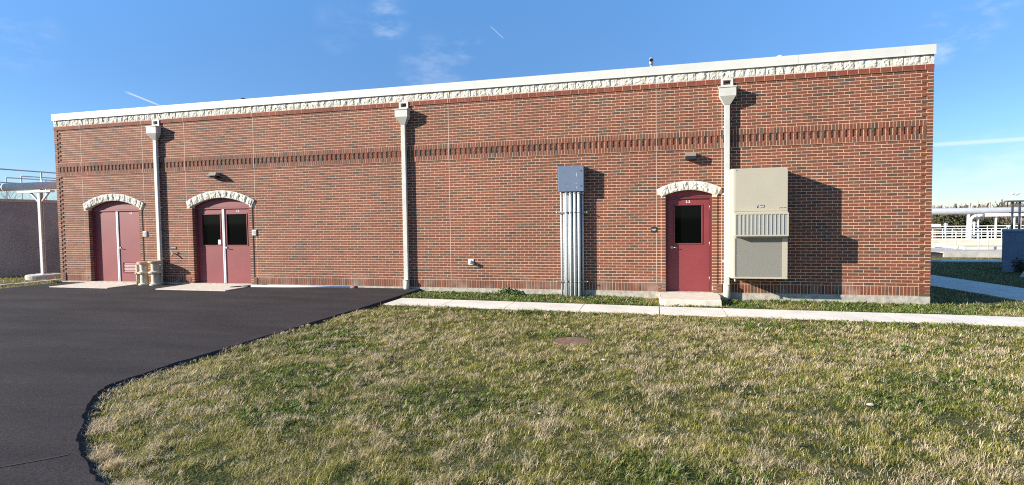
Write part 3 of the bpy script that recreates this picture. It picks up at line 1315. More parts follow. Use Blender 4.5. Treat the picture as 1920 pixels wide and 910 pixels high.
# concrete step of the single door
st = thing('door_step', (-4.79, -.55, -.2), 'worn pale concrete step in front of the single maroon door', 'step')
mb = MB()
P0 = [(-5.43, -.014), (-4.15, -.014), (-4.13, -.45), (-4.17, -.80), (-4.19, -1.10), (-4.5, -1.125), (-4.9, -1.115), (-5.3, -1.12), (-5.41, -1.10), (-5.425, -.6)]
n = len(P0)
for z, s_ in ((-.45, 1.015), (-.12, 1.01), (-.035, 1.003), (-.020, .985)):
    for (x, y) in P0:
        mb.v.append((-4.79 + (x + 4.79) * s_, y if y > -.02 else -.014 + (y + .014) * s_, z + (.004 * random.uniform(-1, 1) if z > -.1 else 0)))
        mb.c.append((1, 1, 1))
for k in range(3):
    for i in range(n):
        j = (i + 1) % n
        mb.f.append((k * n + j, k * n + i, (k + 1) * n + i, (k + 1) * n + j))
        mb.sm.append(False)
mb.f.append(tuple(3 * n + i for i in reversed(range(n))))
mb.sm.append(False)
o_ = mb.build('slab', M_STEP, st)

# ------------------------------------------------------------------ downspouts
DS = [(-3.965, 'white square downspout with funnel head between the single door and the beige air conditioner'),
      (-11.765, 'white square downspout at the middle of the wall where asphalt meets grass'),
      (-19.65, 'white square downspout with funnel head between the two double doors, behind the cream castings')]


def make_downspout(xc, label):
    t = thing('downspout', (xc, -.07, -.1), label, 'downspout', 'downspouts on the brick wall')
    sp = MB()
    # flashing around the drain slot
    a, b = -.078, .078
    for (u0, u1, z0, z1) in ((a - .05, a, 4.60, 4.775), (b, b + .05, 4.60, 4.775), (a, b, 4.737, 4.775), (a, b, 4.60, 4.637)):
        sp.box(u0 + xc, u1 + xc, -.046, -.030, z0, z1)
    sp.box(xc + a - .004, xc + a, -.030, .20, 4.637, 4.737)
    sp.box(xc + b, xc + b + .004, -.030, .20, 4.637, 4.737)
    sp.box(xc + a, xc + b, -.0295, .20, 4.633, 4.6368)
    sp.build('scupper', M_SPOUT, t)
    hd = MB()
    hd.bev(xc - .186, xc + .186, -.225, -.030, 4.545, 4.575, .004)
    hd.box(xc - .17, xc + .17, -.21, -.028, 4.365, 4.5445)
    A = [(xc - .17, -.028), (xc + .17, -.028), (xc + .17, -.21), (xc - .17, -.21)]
    B = [(xc - .060, -.028), (xc + .060, -.028), (xc + .060, -.115), (xc - .060, -.115)]
    hd.quadbox([(x, y, 4.185) for x, y in reversed(B)] + [(x, y, 4.3648) for x, y in reversed(A)])
    hd.build('collector_head', M_SPOUT, t)
    pp = MB()
    pp.bev(xc - .057, xc + .057, -.112, -.034, .17, 4.1845, .008)
    for z in (3.1, 1.9, .85):
        pp.box(xc - .0585, xc + .0585, -.1135, -.112, z, z + .012)
    pp.build('pipe', M_SPOUT, t)
    for z in (3.7, 2.2, .7):
        br = MB()
        br.box(xc - .085, xc + .085, -.033, .0, z, z + .03)
        br.build('bracket', M_SPOUT, t)
    bt = MB()
    bt.tube((xc, -.09, -.3), (xc, -.09, .185), .076, seg=24)
    bt.tube((xc, -.09, .186), (xc, -.09, .2), .080, .074, seg=24)
    bt.build('boot', M_CREAM, t)
    return t


for xc, lb in DS:
    make_downspout(xc, lb)

# ------------------------------------------------------------------ air conditioner
ac = thing('air_conditioner', (-3.38, 0, .38), 'tall beige wall mounted air conditioner beside the white downspout', 'air conditioner')
mb = MB()
poly = [(-3.935, -.004), (-3.935, -.50), (-3.925, -.53), (-3.905, -.552), (-3.875, -.56), (-2.822, -.56), (-2.822, -.004)]
mb.prism_z([(x, y) for x, y in reversed(poly)][::-1], .385, 2.735)
mb.build('cabinet', M_AC, ac)
mb = MB()
mb.bev(-3.862, -2.826, -.568, -.5605, 1.82, 2.725, .004)
o = mb.build('upper_panel', M_AC, ac)
lg = MB()
lg.prism([(-3.425, 1.892), (-3.285, 1.892), (-3.270, 1.942), (-3.410, 1.942)], -.5715, -.5685)
bo = lg.build('badge', M_BLACK, o)
text_mesh('lettering', 'Bard', .052, M_WHITE, (-3.348, -.574, 1.915), bo.parent, shear=.3, bold=.0012)
lt2 = MB()
lt2.prism([(-2.985, 1.872), (-2.969, 1.884), (-2.985, 1.898)], -.5712, -.5684)
for k in range(10):
    if k in (4,):
        continue
    lt2.box(-2.955 + k * .0105, -2.948 + k * .0105, -.5712, -.5684, 1.879 + (k % 3 == 1) * .002, 1.891)
lt2.build('small_mark', M_BLACK, o)
hd = MB()
X0, X1, Z0, Z1, Y1 = -3.874, -2.836, 1.294, 1.785, -.725
hd.box(X0, X1, Y1, -.5604, Z1 - .035, Z1)
hd.box(X0, X1, Y1, -.5604, Z0, Z0 + .03)
hd.box(X0, X0 + .022, Y1, -.5604, Z0 + .0302, Z1 - .0352)
hd.box(X1 - .022, X1, Y1, -.5604, Z0 + .0302, Z1 - .0352)
ns = 13
for k in range(1, ns):
    xx = X0 + .022 + (X1 - X0 - .044) * k / ns
    hd.box(xx - .010, xx + .010, Y1 + .002, Y1 + .03, Z0 + .0302, Z1 - .0352)
ho = hd.build('grille_hood', M_AC, ac)
me_ = MB()
M_MESH = mat('punched_mesh', (.31, .325, .325), .7, col2=(.24, .235, .20), scale=90, lo=.4, hi=.6)
me_.box(X0 + .023, X1 - .023, Y1 + .012, Y1 + .018, Z0 + .0305, Z1 - .0355)
me_.build('mesh_screen', M_MESH, ho)
mb = MB()
mb.box(-3.85, -2.935, -.5655, -.5605, .43, 1.26)
cs = mb.build('coil_screen', M_ACM, ac)
mb = MB()
mb.box(-3.864, -2.826, -.585, -.5605, .386, .424)
mb.box(-2.930, -2.826, -.577, -.5605, .4245, 1.24)
mb.box(-3.872, -3.852, -.577, -.5605, .4245, 1.24)
mb.bev(-3.852, -2.835, -.59, -.5605, 1.262, 1.292, .005)
mb.box(-3.41, -3.33, -.60, -.5905, 1.268, 1.28)
mb.build('lower_frame', M_AC, ac)
for z in (.44, 2.70):
    for x in (-3.845, -2.84):
        mb = MB()
        mb.tube((x, -.568, z), (x, -.587, z), .007, seg=8)
        mb.build('screw', M_STEEL, ac)
mb = MB()
mb.tube((-3.86, -.50, .39), (-3.84, -.50, .31), .016, seg=12)
mb.build('drain_stub', M_WPIPE, ac)
mb = MB()
mb.tube((-2.79, -.2, .45), (-2.79, -.2, .75), .014)
mb.box(-2.8215, -2.77, -.25, -.14, .42, .62)
mb.build('conduit_fitting', M_STRUT, ac)

# ------------------------------------------------------------------ electrical box with conduits
jb = thing('junction_box', (-7.44, 0, 2.36), 'blue grey metal electrical box on a bundle of vertical pipes', 'electrical box')
mb = MB()
mb.box(-7.738, -7.140, -.205, -.004, 2.362, 2.958)
mb.build('enclosure', M_BOX, jb)
mb = MB()
mb.bev(-7.744, -7.134, -.222, -.2055, 2.356, 2.964, .007)
dr = mb.build('box_door', M_BOX, jb)
for z in (2.84, 2.485):
    mb = MB()
    mb.tube((-7.20, -.2225, z), (-7.20, -.231, z), .012, seg=12)
    mb.build('latch', M_BLACK, dr)
for (x0, z0, x1, z1) in ((-7.31, 2.80, -7.302, 2.72), (-7.318, 2.735, -7.30, 2.70), (-7.325, 2.53, -7.312, 2.565), (-7.31, 2.47, -7.298, 2.41), (-7.52, 2.47, -7.50, 2.49), (-7.505, 2.487, -7.485, 2.494), (-7.42, 2.94, -7.415, 2.955)):
    mb = MB()
    mb.prism([(x0, z0), (x0 + .010, z0 - .002), (x1 + .008, z1), (x1, z1 + .002)][::-1], -.2232, -.2224)
    mb.build('scratch_mark', M_BOXL, dr)
cb_ = thing('conduit_bundle', (-7.44, 0, -.15), 'bundle of vertical galvanised conduits below the blue grey electrical box', 'conduits')
for (x, y, r_, zt) in ((-7.565, -.15, .036, 2.355), (-7.463, -.15, .036, 2.355), (-7.362, -.15, .036, 2.355), (-7.262, -.15, .036, 2.355),
                       (-7.70, -.055, .024, 2.361), (-7.628, -.06, .024, 2.361), (-7.525, -.06, .028, 2.361), (-7.42, -.06, .028, 2.361), (-7.31, -.06, .028, 2.361), (-7.192, -.055, .026, 2.361)):
    mb = MB()
    mb.tube((x, y, -.3), (x, y, zt), r_, seg=20)
    for z in (2.30,):
        mb.tube((x, y, z), (x, y, z + .05), r_ + .006, seg=20)
    mb.build('conduit', M_GALV, cb_)
for z in (1.865, .215):
    mb = MB()
    mb.box(-7.775, -7.11, -.108, -.088, z - .018, z + .018)
    mb.box(-7.775, -7.11, -.030, -.003, z - .018, z + .018)
    for x in (-7.565, -7.463, -7.362, -7.262):
        mb.tube((x, -.15, z - .013), (x, -.15, z + .013), .040, seg=20)
    for x in (-7.79, -7.095):
        mb.tube((x, -.10, z), (x + (.035 if x > -7.2 else -.02), -.13, z + .004), .013, seg=10)
    mb.build('strap', M_STRUT, cb_)

# ------------------------------------------------------------------ wall lights
for n, (xc, zc_, lb) in enumerate(((-4.74, 3.10, 'bronze wall light above the single door, hooded like a small box'),
                                   (-17.62, 3.11, 'bronze wall light above the half glazed double door, with a wedge shaped hood'))):
    t = thing('wall_light', (xc, 0, zc_), lb, 'wall light', 'wall lights over the doors')
    mb = MB()
    hw = .115 if n == 0 else .13
    if n == 0:
        mb.prism([(xc - hw, zc_ - .015), (xc + hw, zc_ - .015), (xc + hw, zc_ + .065), (xc - hw, zc_ + .065)], -.17, -.02)
    else:
        mb.quadbox([(xc - hw - .02, -.22, zc_ - .04), (xc - hw - .02, -.02, zc_ - .04), (xc + hw + .02, -.02, zc_ - .04), (xc + hw + .02, -.22, zc_ - .04),
                    (xc - hw + .03, -.12, zc_ + .06), (xc - hw + .03, -.02, zc_ + .06), (xc + hw - .03, -.02, zc_ + .06), (xc + hw - .03, -.12, zc_ + .06)])
    mb.build('hood', M_BRONZE, t)
    mb = MB()
    mb.box(xc - hw + .004, xc + hw - .004, -.164, -.02, zc_ - .085, (zc_ - .0155) if n == 0 else (zc_ - .0405))
    mb.build('lamp_lens', M_LENS, t)
    mb = MB()
    mb.box(xc - .06, xc + .06, -.0195, -.002, zc_ - .06, zc_ + .06)
    mb.build('back_plate', M_BRONZE, t)


# signs and small fixtures
def plate(name, xc, zc_, w_, h_, m, label, cat, marks=None, y=-.012):
    t = thing(name, (xc, 0, zc_), label, cat)
    mb = MB()
    mb.bev(xc - w_ / 2, xc + w_ / 2, y, -.0025, zc_ - h_ / 2, zc_ + h_ / 2, .003)
    mb.build('plate', m, t)
    if marks:
        mb = MB()
        for (a, b, c, d) in marks:
            mb.box(xc + a, xc + b, y - .0016, y - .0003, zc_ + c, zc_ + d)
        mb.build('lettering', M_WHITE, t)
    return t


bars = []
for r_, (z, w_) in enumerate(((.012, .05), (-.010, .034))):
    x = -w_
    while x < w_ - .004:
        ww = random.uniform(.005, .010)
        bars.append((x, min(x + ww, w_), z - .007, z + .007))
        x += ww + .003
plate('door_sign', -5.545, 1.435, .125, .125, M_BLACK, 'small square black sign with white lettering beside the single door', 'sign', bars)
plate('wall_plate', -19.22, 1.025, .21, .085, M_BLACK, 'narrow black plate with white lettering above the hose tap', 'sign',
      [(-.085 + .017 * k, -.074 + .017 * k, -.010, .010) for k in range(10)])
M_KEY = mat('keypad_grey', (.36, .33, .32), .5)
for xc, zc_, lb in ((-20.23, 1.44, 'small square grey keypad beside the windowless double door'), (-16.41, 1.45, 'small square grey keypad beside the half glazed double door')):
    t = thing('keypad', (xc, 0, zc_), lb, 'keypad', 'keypads by the double doors')
    mb = MB()
    mb.bev(xc - .07, xc + .07, -.03, -.0025, zc_ - .08, zc_ + .08, .008)
    mb.build('housing', M_WPIPE, t)
    mb = MB()
    mb.box(xc - .045, xc + .045, -.034, -.0302, zc_ - .05, zc_ + .055)
    mb.build('screen', M_KEY, t)

t = thing('hose_tap', (-19.2, 0, .85), 'small brass hose tap low on the wall under the black plate', 'tap')
mb = MB()
mb.tube((-19.2, 0, .86), (-19.2, -.07, .86), .018)
mb.tube((-19.2, -.06, .87), (-19.16, -.11, .80), .02)
mb.build('spout', M_CREAM, t)
mb = MB()
mb.tube((-19.2, -.055, .88), (-19.2, -.075, .93), .007)
mb.tube((-19.2, -.075, .93), (-19.2, -.080, .94), .032)
mb.build('wheel', M_STEEL, t)
t = thing('pipe_outlet', (-10.02, 0, .66), 'short pale capped pipe outlet low on the bare middle of the wall', 'pipe outlet')
mb = MB()
mb.bev(-10.09, -9.95, -.018, -.002, .59, .73, .004)
mb.build('flange', M_WPIPE, t)
mb = MB()
mb.tube((-10.02, -.018, .665), (-10.02, -.13, .655), .042, seg=16)
mb.tube((-10.02, -.13, .655), (-10.02, -.14, .655), .026, seg=16)
mb.build('cap', M_WPIPE, t)

# ------------------------------------------------------------------ roof fittings
t = thing('roof_vent', (-5.60, 1.5, 4.6), 'thin grey gooseneck pipe standing above the roof edge left of the single door', 'roof pipe')
mb = MB()
mb.path([(-5.60, 1.5, 4.6), (-5.60, 1.5, 5.62)], .035)
mb.path([(-5.60, 1.5, 5.62), (-5.60, 1.46, 5.70), (-5.60, 1.38, 5.72), (-5.60, 1.33, 5.69)], .05)
mb.build('gooseneck', M_PIPE, t)
mb = MB()
mb.tube((-5.60, 1.331, 5.691), (-5.60, 1.325, 5.687), .04)
mb.build('opening', M_BLACK, t)
for (x, z, lb, m) in ((-17.9, 5.585, 'dark domed roof vent above the half glazed double door', M_DRAIL), (-22.05, 5.555, 'small dark roof vent near the far end of the roof', M_DRAIL),
                      (-2.58, 5.575, 'low pale roof vent above the air conditioner', M_PIPE)):
    t = thing('mushroom_vent', (x, 1.5, 4.6), lb, 'roof vent', 'low vents on the roof')
    mb = MB()
    mb.tube((x, 1.5, 4.6), (x, 1.5, z - .06), .03)
    mb.build('stack', m, t)
    mb = MB()
    mb.lathe([(.09, z - .06), (.10, z - .03), (.08, z + .0), (.03, z + .02)], (x, 1.5, 0), 16)
    mb.build('cap', m, t)


# ------------------------------------------------------------------ cast iron fittings by the door
M_TAN = mat('tan_cast_iron', (.50, .42, .30), .7, noise=.2, scale=9, bump=.3, bscale=40)


def casting(x, y, z, s_, label, twist, nozzle):
    t = thing('pipe_casting', (x, y, z), label, 'pipe fitting', 'cream castings by the double doors')
    mb = MB()
    pr = [(.15, 0), (.19, .004), (.19, .035), (.135, .06), (.125, .10), (.125, .30), (.14, .33), (.205, .345), (.205, .385), (.14, .40), (.125, .43), (.13, .60), (.15, .63), (.21, .645), (.21, .665)]
    mb.lathe([(a * s_ * .86, b * s_ * 1.03) for a, b in pr], (x, y, z), 30)
    mb.build('body', M_TAN, t)
    mb = MB()
    mb.lathe([(.184 * s_, .686 * s_), (.186 * s_, .70 * s_), (.155 * s_, .715 * s_)], (x, y, z), 26)
    mb.build('rusty_rim', M_RUST, t)
    mb = MB()
    dx, dy = math.cos(twist), math.sin(twist)
    for zz in (.22, .52):
        pass
    mb.tube((x + dx * .19, y + dy * .19, z), (x + dx * .19, y + dy * .19, z + .62 * s_), .045, seg=18)
    mb.tube((x + dx * .19, y + dy * .19, z + .32), (x + dx * .19, y + dy * .19, z + .37), .075, seg=18)
    if nozzle:
        mb.build('nozzle', M_TAN, t)
    for k in range(8):
        mb = MB()
        a = k * math.pi / 4 + .2
        mb.tube((x + .155 * s_ * math.cos(a), y + .155 * s_ * math.sin(a), z + .32 * s_), (x + .155 * s_ * math.cos(a), y + .155 * s_ * math.sin(a), z + .41 * s_), .011, seg=8)
        mb.build('bolt', M_RUST, t)
    return t


casting(-20.03, -.27, -.048, .96, 'cream flanged casting with a rusty top, the one overlapping the louvered door', R(195), True)
casting(-19.62, -.27, -.048, 1.0, 'cream flanged casting standing at the foot of the downspout', R(20), False)

# plastic pipe lying at the wall foot
t = thing('white_pipe', (-15, -.2, -.04), 'long thin white plastic pipe lying on the asphalt along the wall', 'pipe')
mb = MB()
mb.tube((-16.32, -.30, -.02), (-13.35, -.14, -.02), .030, seg=14)
mb.build('tube', M_WHITE, t)
mb = MB()
mb.tube((-13.35, -.14, -.02), (-13.17, -.13, -.02), .040, seg=14)
mb.build('coupling', mat('brown_fitting', (.2, .1, .07), .8), t)
mb = MB()
t2 = mb.path([(-16.75, -.62, -.03), (-16.55, -.42, -.025), (-16.30, -.22, -.02), (-15.95, -.13, -.015)], .028, seg=10)  # curved black tube at the corner of the door apron
tag(mb.build('black_tube', M_BLACK), 'short curved black tube on the asphalt at the corner of the door apron', 'hose')

# ------------------------------------------------------------------ left background: tank, pipe, stand, rails
tk = thing('concrete_tank', (-28.5, 2, -.2), 'grey concrete tank wall in shade beyond the far corner of the building', 'tank')
mb = MB()
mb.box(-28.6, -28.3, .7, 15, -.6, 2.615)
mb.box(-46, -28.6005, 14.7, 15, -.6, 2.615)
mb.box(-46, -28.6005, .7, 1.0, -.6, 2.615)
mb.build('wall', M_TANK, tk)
mb = MB()
mb.box(-28.66, -28.27, .67, 15.03, 2.616, 2.72)
mb.build('cap', M_TANKC, tk)


def rail_run(label, x, y0, y1, z0, zt, mids, posts, m=M_RAIL, r_=.024, axis='y', cat='railing', group=None, name='railing'):
    def P(u, z):
        return (x, u, z) if axis == 'y' else (u, x, z)
    t = thing(name, P((y0 + y1) / 2, z0), label, cat, group)
    mb = MB()
    mb.tube(P(y0, zt), P(y1, zt), r_, seg=10)
    mb.build('top_rail', m, t)
    for zm in mids:
        mb = MB()
        mb.tube(P(y0, zm), P(y1, zm), r_ * .8, seg=8)
        mb.build('mid_rail', m, t)
    for u in posts:
        mb = MB()
        mb.tube(P(u, z0), P(u, zt - .001), r_, seg=10)
        mb.build('post', m, t)
    return t


rail_run('long grey railing along the top of the shaded concrete tank', -28.42, .8, 9, 2.72, 3.80, [3.32], [.8, 3.0, 5.0, 7.0, 9.0])
rail_run('short grey railing beyond the tank wall, first from the photo edge', -31, 3.48, 5.6, 2.45, 3.70, [], [3.48, 5.0], group='short railings beyond the tank')
rail_run('short grey railing beyond the tank wall, nearer the pipe stand', -31, 4.05, 6.4, 2.45, 3.80, [], [4.05, 5.7, 6.3], group='short railings beyond the tank')
tkd = MB()
tkd.box(-33, -29.2, 1.1, 14.6, 2.2, 2.45)
tkd.build('walkway_deck', M_TANKC, tk)

t = thing('overhead_pipe', (-30, 1.2, 3.09), 'fat silver pipe crossing from the tank to the far end of the brick building', 'pipe')
mb = MB()
mb.tube((-48, 1.2, 3.095), (-23.6, 1.2, 3.095), .132, seg=28)
mb.build('jacket', M_WPIPE, t)
for x in (-44, -38, -32, -27.6, -24.4):
    mb = MB()
    mb.tube((x, 1.2, 3.095), (x + .05, 1.2, 3.095), .136, seg=28)
    mb.build('band', M_WPIPE, t)

t = thing('pipe_stand', (-26.0, 1.2, -.1), 'tee shaped steel pipe stand on a round concrete base in front of the tank', 'pipe stand')
mb = MB()
mb.box(-26.055, -25.945, 1.145, 1.155, .08, 2.87)
mb.box(-26.055, -25.945, 1.245, 1.255, .08, 2.87)
mb.box(-26.005, -25.995, 1.1552, 1.2448, .08, 2.87)
mb.build('post', M_PIPE, t)
mb = MB()
mb.box(-26.945, -25.435, 1.12, 1.28, 2.871, 2.94)
mb.build('crossbeam', M_PIPE, t)
mb = MB()
mb.box(-26.12, -25.88, 1.12, 1.28, 2.9405, 2.965)
mb.build('saddle', M_STRUT, t)
for s_ in (-1, 1):
    mb = MB()
    a, b = (-26.0 + s_ * .41, 2.868), (-26.0 + s_ * .07, 2.55)
    mb.prism([(a[0] - .03, a[1]), (a[0] + .03, a[1]), (b[0] + .03, b[1]), (b[0] - .03, b[1])][::(1 if s_ < 0 else 1)], 1.17, 1.23)
    mb.build('brace', M_PIPE, t)
mb = MB()
mb.box(-26.15, -25.85, 1.05, 1.35, .055, .079)
mb.build('base_plate', M_WPIPE, t)
mb = MB()
mb.lathe([(.50, -.4), (.50, .03), (.47, .055)], (-26.0, 1.2, 0), 30)
mb.build('base', M_CONC, t)

# ------------------------------------------------------------------ right background
dk = thing('concrete_basin', (18, 17, -.3), 'long low pale concrete basin beyond the lawn', 'basin')
mb = MB()
x = 7.35
while x < 40:
    x1 = x + random.uniform(1.9, 2.4)
    mb.box(x + .003, x1 - .003, 16.45, 16.75, -.7, -.075 - .003 * random.random())
    x = x1
mb.build('front_wall', M_CONC, dk)
mb = MB()
mb.box(-20, 60, 16.76, 33, -.9, -.10)
mb.build('deck', M_CONC, dk)
M_BASIN = mat('bleached_concrete', (.56, .51, .41), .9, noise=.06, scale=2)
mb = MB()
mb.box(9.6, 60, 19.4, 19.7, -.099, .045)
mb.box(9.6, 9.9, 19.7005, 32, -.099, .045)
mb.box(-6, 9.0, 21.2, 21.5, -.099, .12)
mb.box(-10, 60, 23.6, 23.95, -.099, .23)
mb.box(-10, 60, 28.2, 28.5, -.099, .12)
mb.build('inner_wall', M_BASIN, dk)
tag_b = thing('shade_block', (6.9, 16.6, -.5), 'low block at the end of the pale basin wall, shade painted as dark brown', 'box')  # added dark block, stands in for a shaded side
mb = MB()
mb.box(4.6, 7.3, 16.5, 17.2, -.7, -.12)
mb.build('body', M_DBROWN, tag_b)
mb = MB()
mb.box(4.55, 7.33, 16.46, 17.25, -.1195, -.10)
mb.build('lid', M_DBROWN, tag_b)

rail_run('grey railing with two lower rails along the front of the concrete basin', 18.0, 1, 34, -.10, .755, [.46, .27],
         [1.3 + 1.36 * k for k in range(24)], M_RAIL, .020, 'x')
rail_run('white railing just behind the grey railing of the basin', 19.2, 1.0, 34, -.10, .80, [.42], [2.26 + 1.36 * k for k in range(23)], M_WRAIL, .024, 'x', group='white railings across the basins')
rail_run('tall white railing at the middle of the basins', 27.0, 2, 44, -.1, .93, [.62, .3], [3.2 + 1.1 * k for k in range(36)], M_WRAIL, .022, 'x', group='white railings across the basins')
rail_run('white railing with the closest posts, farthest across the basins', 35.0, 3, 52, -.55, .58, [.33, .05, -.2], [3.5 + .62 * k for k in range(76)], M_WRAIL, .024, 'x', group='white railings across the basins')

t = thing('large_pipe', (14, 28, 1.85), 'thick pale pipe running level above the basins', 'pipe')
mb = MB()
mb.tube((-30, 27.9, 1.86), (60, 27.9, 1.86), .205, seg=28)
mb.build('jacket', M_PIPE, t)
for x in (-10, 0, 8, 13.62, 20.5, 28, 36, 44):
    mb = MB()
    mb.tube((x, 27.9, -.6), (x, 27.9, 1.66), .085, seg=16)
    mb.build('support', M_WPIPE, t)
t = thing('elbow_pipe', (12.7, 25.5, 0), 'thinner pale pipe that bends down at its end, under the thick pipe', 'pipe')
mb = MB()
pts = [(12.62, 25.5, -.2), (12.62, 25.5, 1.28), (12.66, 25.5, 1.42), (12.77, 25.5, 1.53), (12.93, 25.5, 1.58), (13.3, 25.5, 1.60), (40, 25.5, 1.60)]
mb.path(pts, .085, 18)
mb.build('tube', M_WPIPE, t)
for z in (.72, .95):
    mb = MB()
    mb.tube((12.62, 25.5, z), (12.62, 25.5, z + .05), .13, seg=18)
    mb.build('flange', M_WPIPE, t)
for x in (13.05, 13.95, 14.85, 15.15, 17.5, 20, 23, 26):
    mb = MB()
    mb.tube((x, 25.62, -.3), (x, 25.62, 1.515), .055, seg=12)
    mb.build('support', M_WPIPE, t)

# a few stub pipes and valves among the rails
for k, (x, y, h, r_) in enumerate(((13.3, 30, 1.1, .05), (15.4, 31, 1.15, .05), (16.6, 29.5, .9, .06), (9.5, 24.5, .55, .07), (14.5, 22.0, .45, .09))):
    t = thing('valve_post', (x, y, -.1), ('slim white valve post behind the elbow pipe', 'slim white valve post standing between two pipe supports', 'short white valve post under the thick pipe',
                                          'stubby white valve post at the end of the low basin wall', 'stubby white valve with a handwheel on the basin deck')[k], 'valve', 'valves on the basins')
    mb = MB()
    mb.tube((x, y, -.6), (x, y, h), r_, seg=12)
    mb.build('stem', M_WRAIL, t)
    mb = MB()
    mb.tube((x, y - .03, h - .12), (x, y + .03, h - .12), r_ * 2.2, seg=16)
    mb.build('handwheel', M_RAIL, t)

# shaded blue cabinet with a dark frame on top
t = thing('blue_cabinet', (5.93, 9.2, -.3), 'large blue painted cabinet standing on the lawn in the shade', 'cabinet')
for nm, m_, bx_ in (('body', M_NAVY, (0, 3.9, 0, 2.2, -.3, 1.37)), ('lid', M_NAVY, (-.02, 3.92, -.02, 2.22, 1.3705, 1.42)),
                    ('vent_panel', mat('grey_panel', (.2, .22, .27), .7), (.02, .36, -.03, -.0015, -.1, .36))):
    mb = MB()
    mb.box(*bx_)
    o = mb.build(nm, m_)
    o.parent = t
t.rotation_euler.z = R(-29)

t = thing('steel_frame', (9.5, 13, -.3), 'dark steel platform frame rising behind the blue cabinet', 'steel frame')
for (x, y) in ((8.18, 13.0), (8.42, 13.0), (11.2, 13.0)):
    mb = MB()
    mb.box(x - .03, x + .03, y - .03, y + .03, -.5, 2.14)
    mb.build('post', M_DRAIL, t)
mb = MB()
mb.box(7.95, 13, 12.9, 13.1, 2.141, 2.20)
mb.build('top_beam', M_DRAIL, t)
mb = MB()
mb.box(8.05, 13, 12.935, 12.965, 1.70, 1.74)
mb.build('lower_beam', M_DRAIL, t)

t = thing('flood_light_pole', (9.45, 15.4, -.3), 'thin pole carrying two small white flood lights behind the blue cabinet', 'light pole')
mb = MB()
mb.tube((9.45, 15.4, -.5), (9.45, 15.4, 2.50), .02)
mb.tube((9.45, 15.4, 2.43), (9.62, 15.4, 2.49), .012)
mb.build('pole', M_RAIL, t)
for x in (9.42, 9.60):
    mb = MB()
    mb.lathe([(.02, 0), (.06, .02), (.07, .06), (.03, .09)], (x, 15.4, 2.49), 14)
    mb.build('lamp_head', M_WHITE, t)

t = thing('brick_shed', (17, 46, -1), 'small distant brick shed with a flat white roof past the building corner', 'shed')
mb = MB()
mb.box(10.5, 18.95, 44.7, 49, -1.8, .52)
mb.build('wall', M_BTEX, t)
mb = MB()
mb.box(10.2, 19.2, 44.4, 49.3, .521, .80)
mb.build('roof', M_WHITE, t)

# pale curved lump at the cabinet
t = thing('concrete_culvert', (5.86, 6.9, -.44), 'pale rounded concrete pipe end half sunk in the shaded grass', 'concrete pipe')
mb = MB()
pr = [(-.60 * math.cos(math.pi * k / 12), .50 * math.sin(math.pi * k / 12)) for k in range(13)]
pi_ = [(x * .8, z * .8) for x, z in pr]
for k in range(12):
    mb.prism([pr[k], pr[k + 1], pi_[k + 1], pi_[k]], 0, 1.0)
o = mb.build('shell', M_WALK)
o.parent = t
t.rotation_euler.z = R(-31)


# ------------------------------------------------------------------ vegetation
def leaf_mass(name, c, rad, n, size, m, cols, parent=None, seed=1, flat=.6, shell=.55):
    r = np.random.default_rng(seed)
    d = r.normal(size=(n, 3))
    d /= np.linalg.norm(d, axis=1)[:, None]
    rr = (shell + (1 - shell) * r.random(n)) * (1 + .35 * (vnoise(d[:, 0] * 3 + 9, d[:, 2] * 3 + d[:, 1] * 2, .6, seed) - .5))
    P = d * rr[:, None] * np.array(rad) + np.array(c)
    a = r.normal(size=(n, 3))
    a /= np.linalg.norm(a, axis=1)[:, None]
    b = np.cross(a, r.normal(size=(n, 3)))
    b /= np.linalg.norm(b, axis=1)[:, None]
    sz = size * r.uniform(.5, 1.4, n)[:, None]
    V = np.stack([P - a * sz * .5, P + b * sz * .35, P + a * sz * .6, P - b * sz * .35], 1).reshape(-1, 3)
    co = np.array(cols)[r.integers(0, len(cols), n)] * r.uniform(.7, 1.3, (n, 1))
    return quads_mesh(name, V, np.repeat(co, 4, 0), m, parent)


def quads_mesh(name, V, Cc, m, parent=None):
    n = len(V) // 4
    me = bpy.data.meshes.new(name)
    me.vertices.add(len(V))
    me.vertices.foreach_set('co', V.astype(np.float32).ravel())
    me.loops.add(len(V))
    me.loops.foreach_set('vertex_index', np.arange(len(V), dtype=np.int32))
    me.polygons.add(n)
    me.polygons.foreach_set('loop_start', np.arange(0, 4 * n, 4, dtype=np.int32))
    me.polygons.foreach_set('loop_total', np.full(n, 4, np.int32))
    me.update(calc_edges=True)
    at = me.color_attributes.new('col', 'FLOAT_COLOR', 'POINT')
    arr = np.ones((len(V), 4), np.float32)
    arr[:, :3] = Cc
    at.data.foreach_set('color', arr.ravel())
    me.materials.append(m)
    o = bpy.data.objects.new(name, me)
    COL.objects.link(o)
    if parent is not None:
        o.parent = parent
    return o


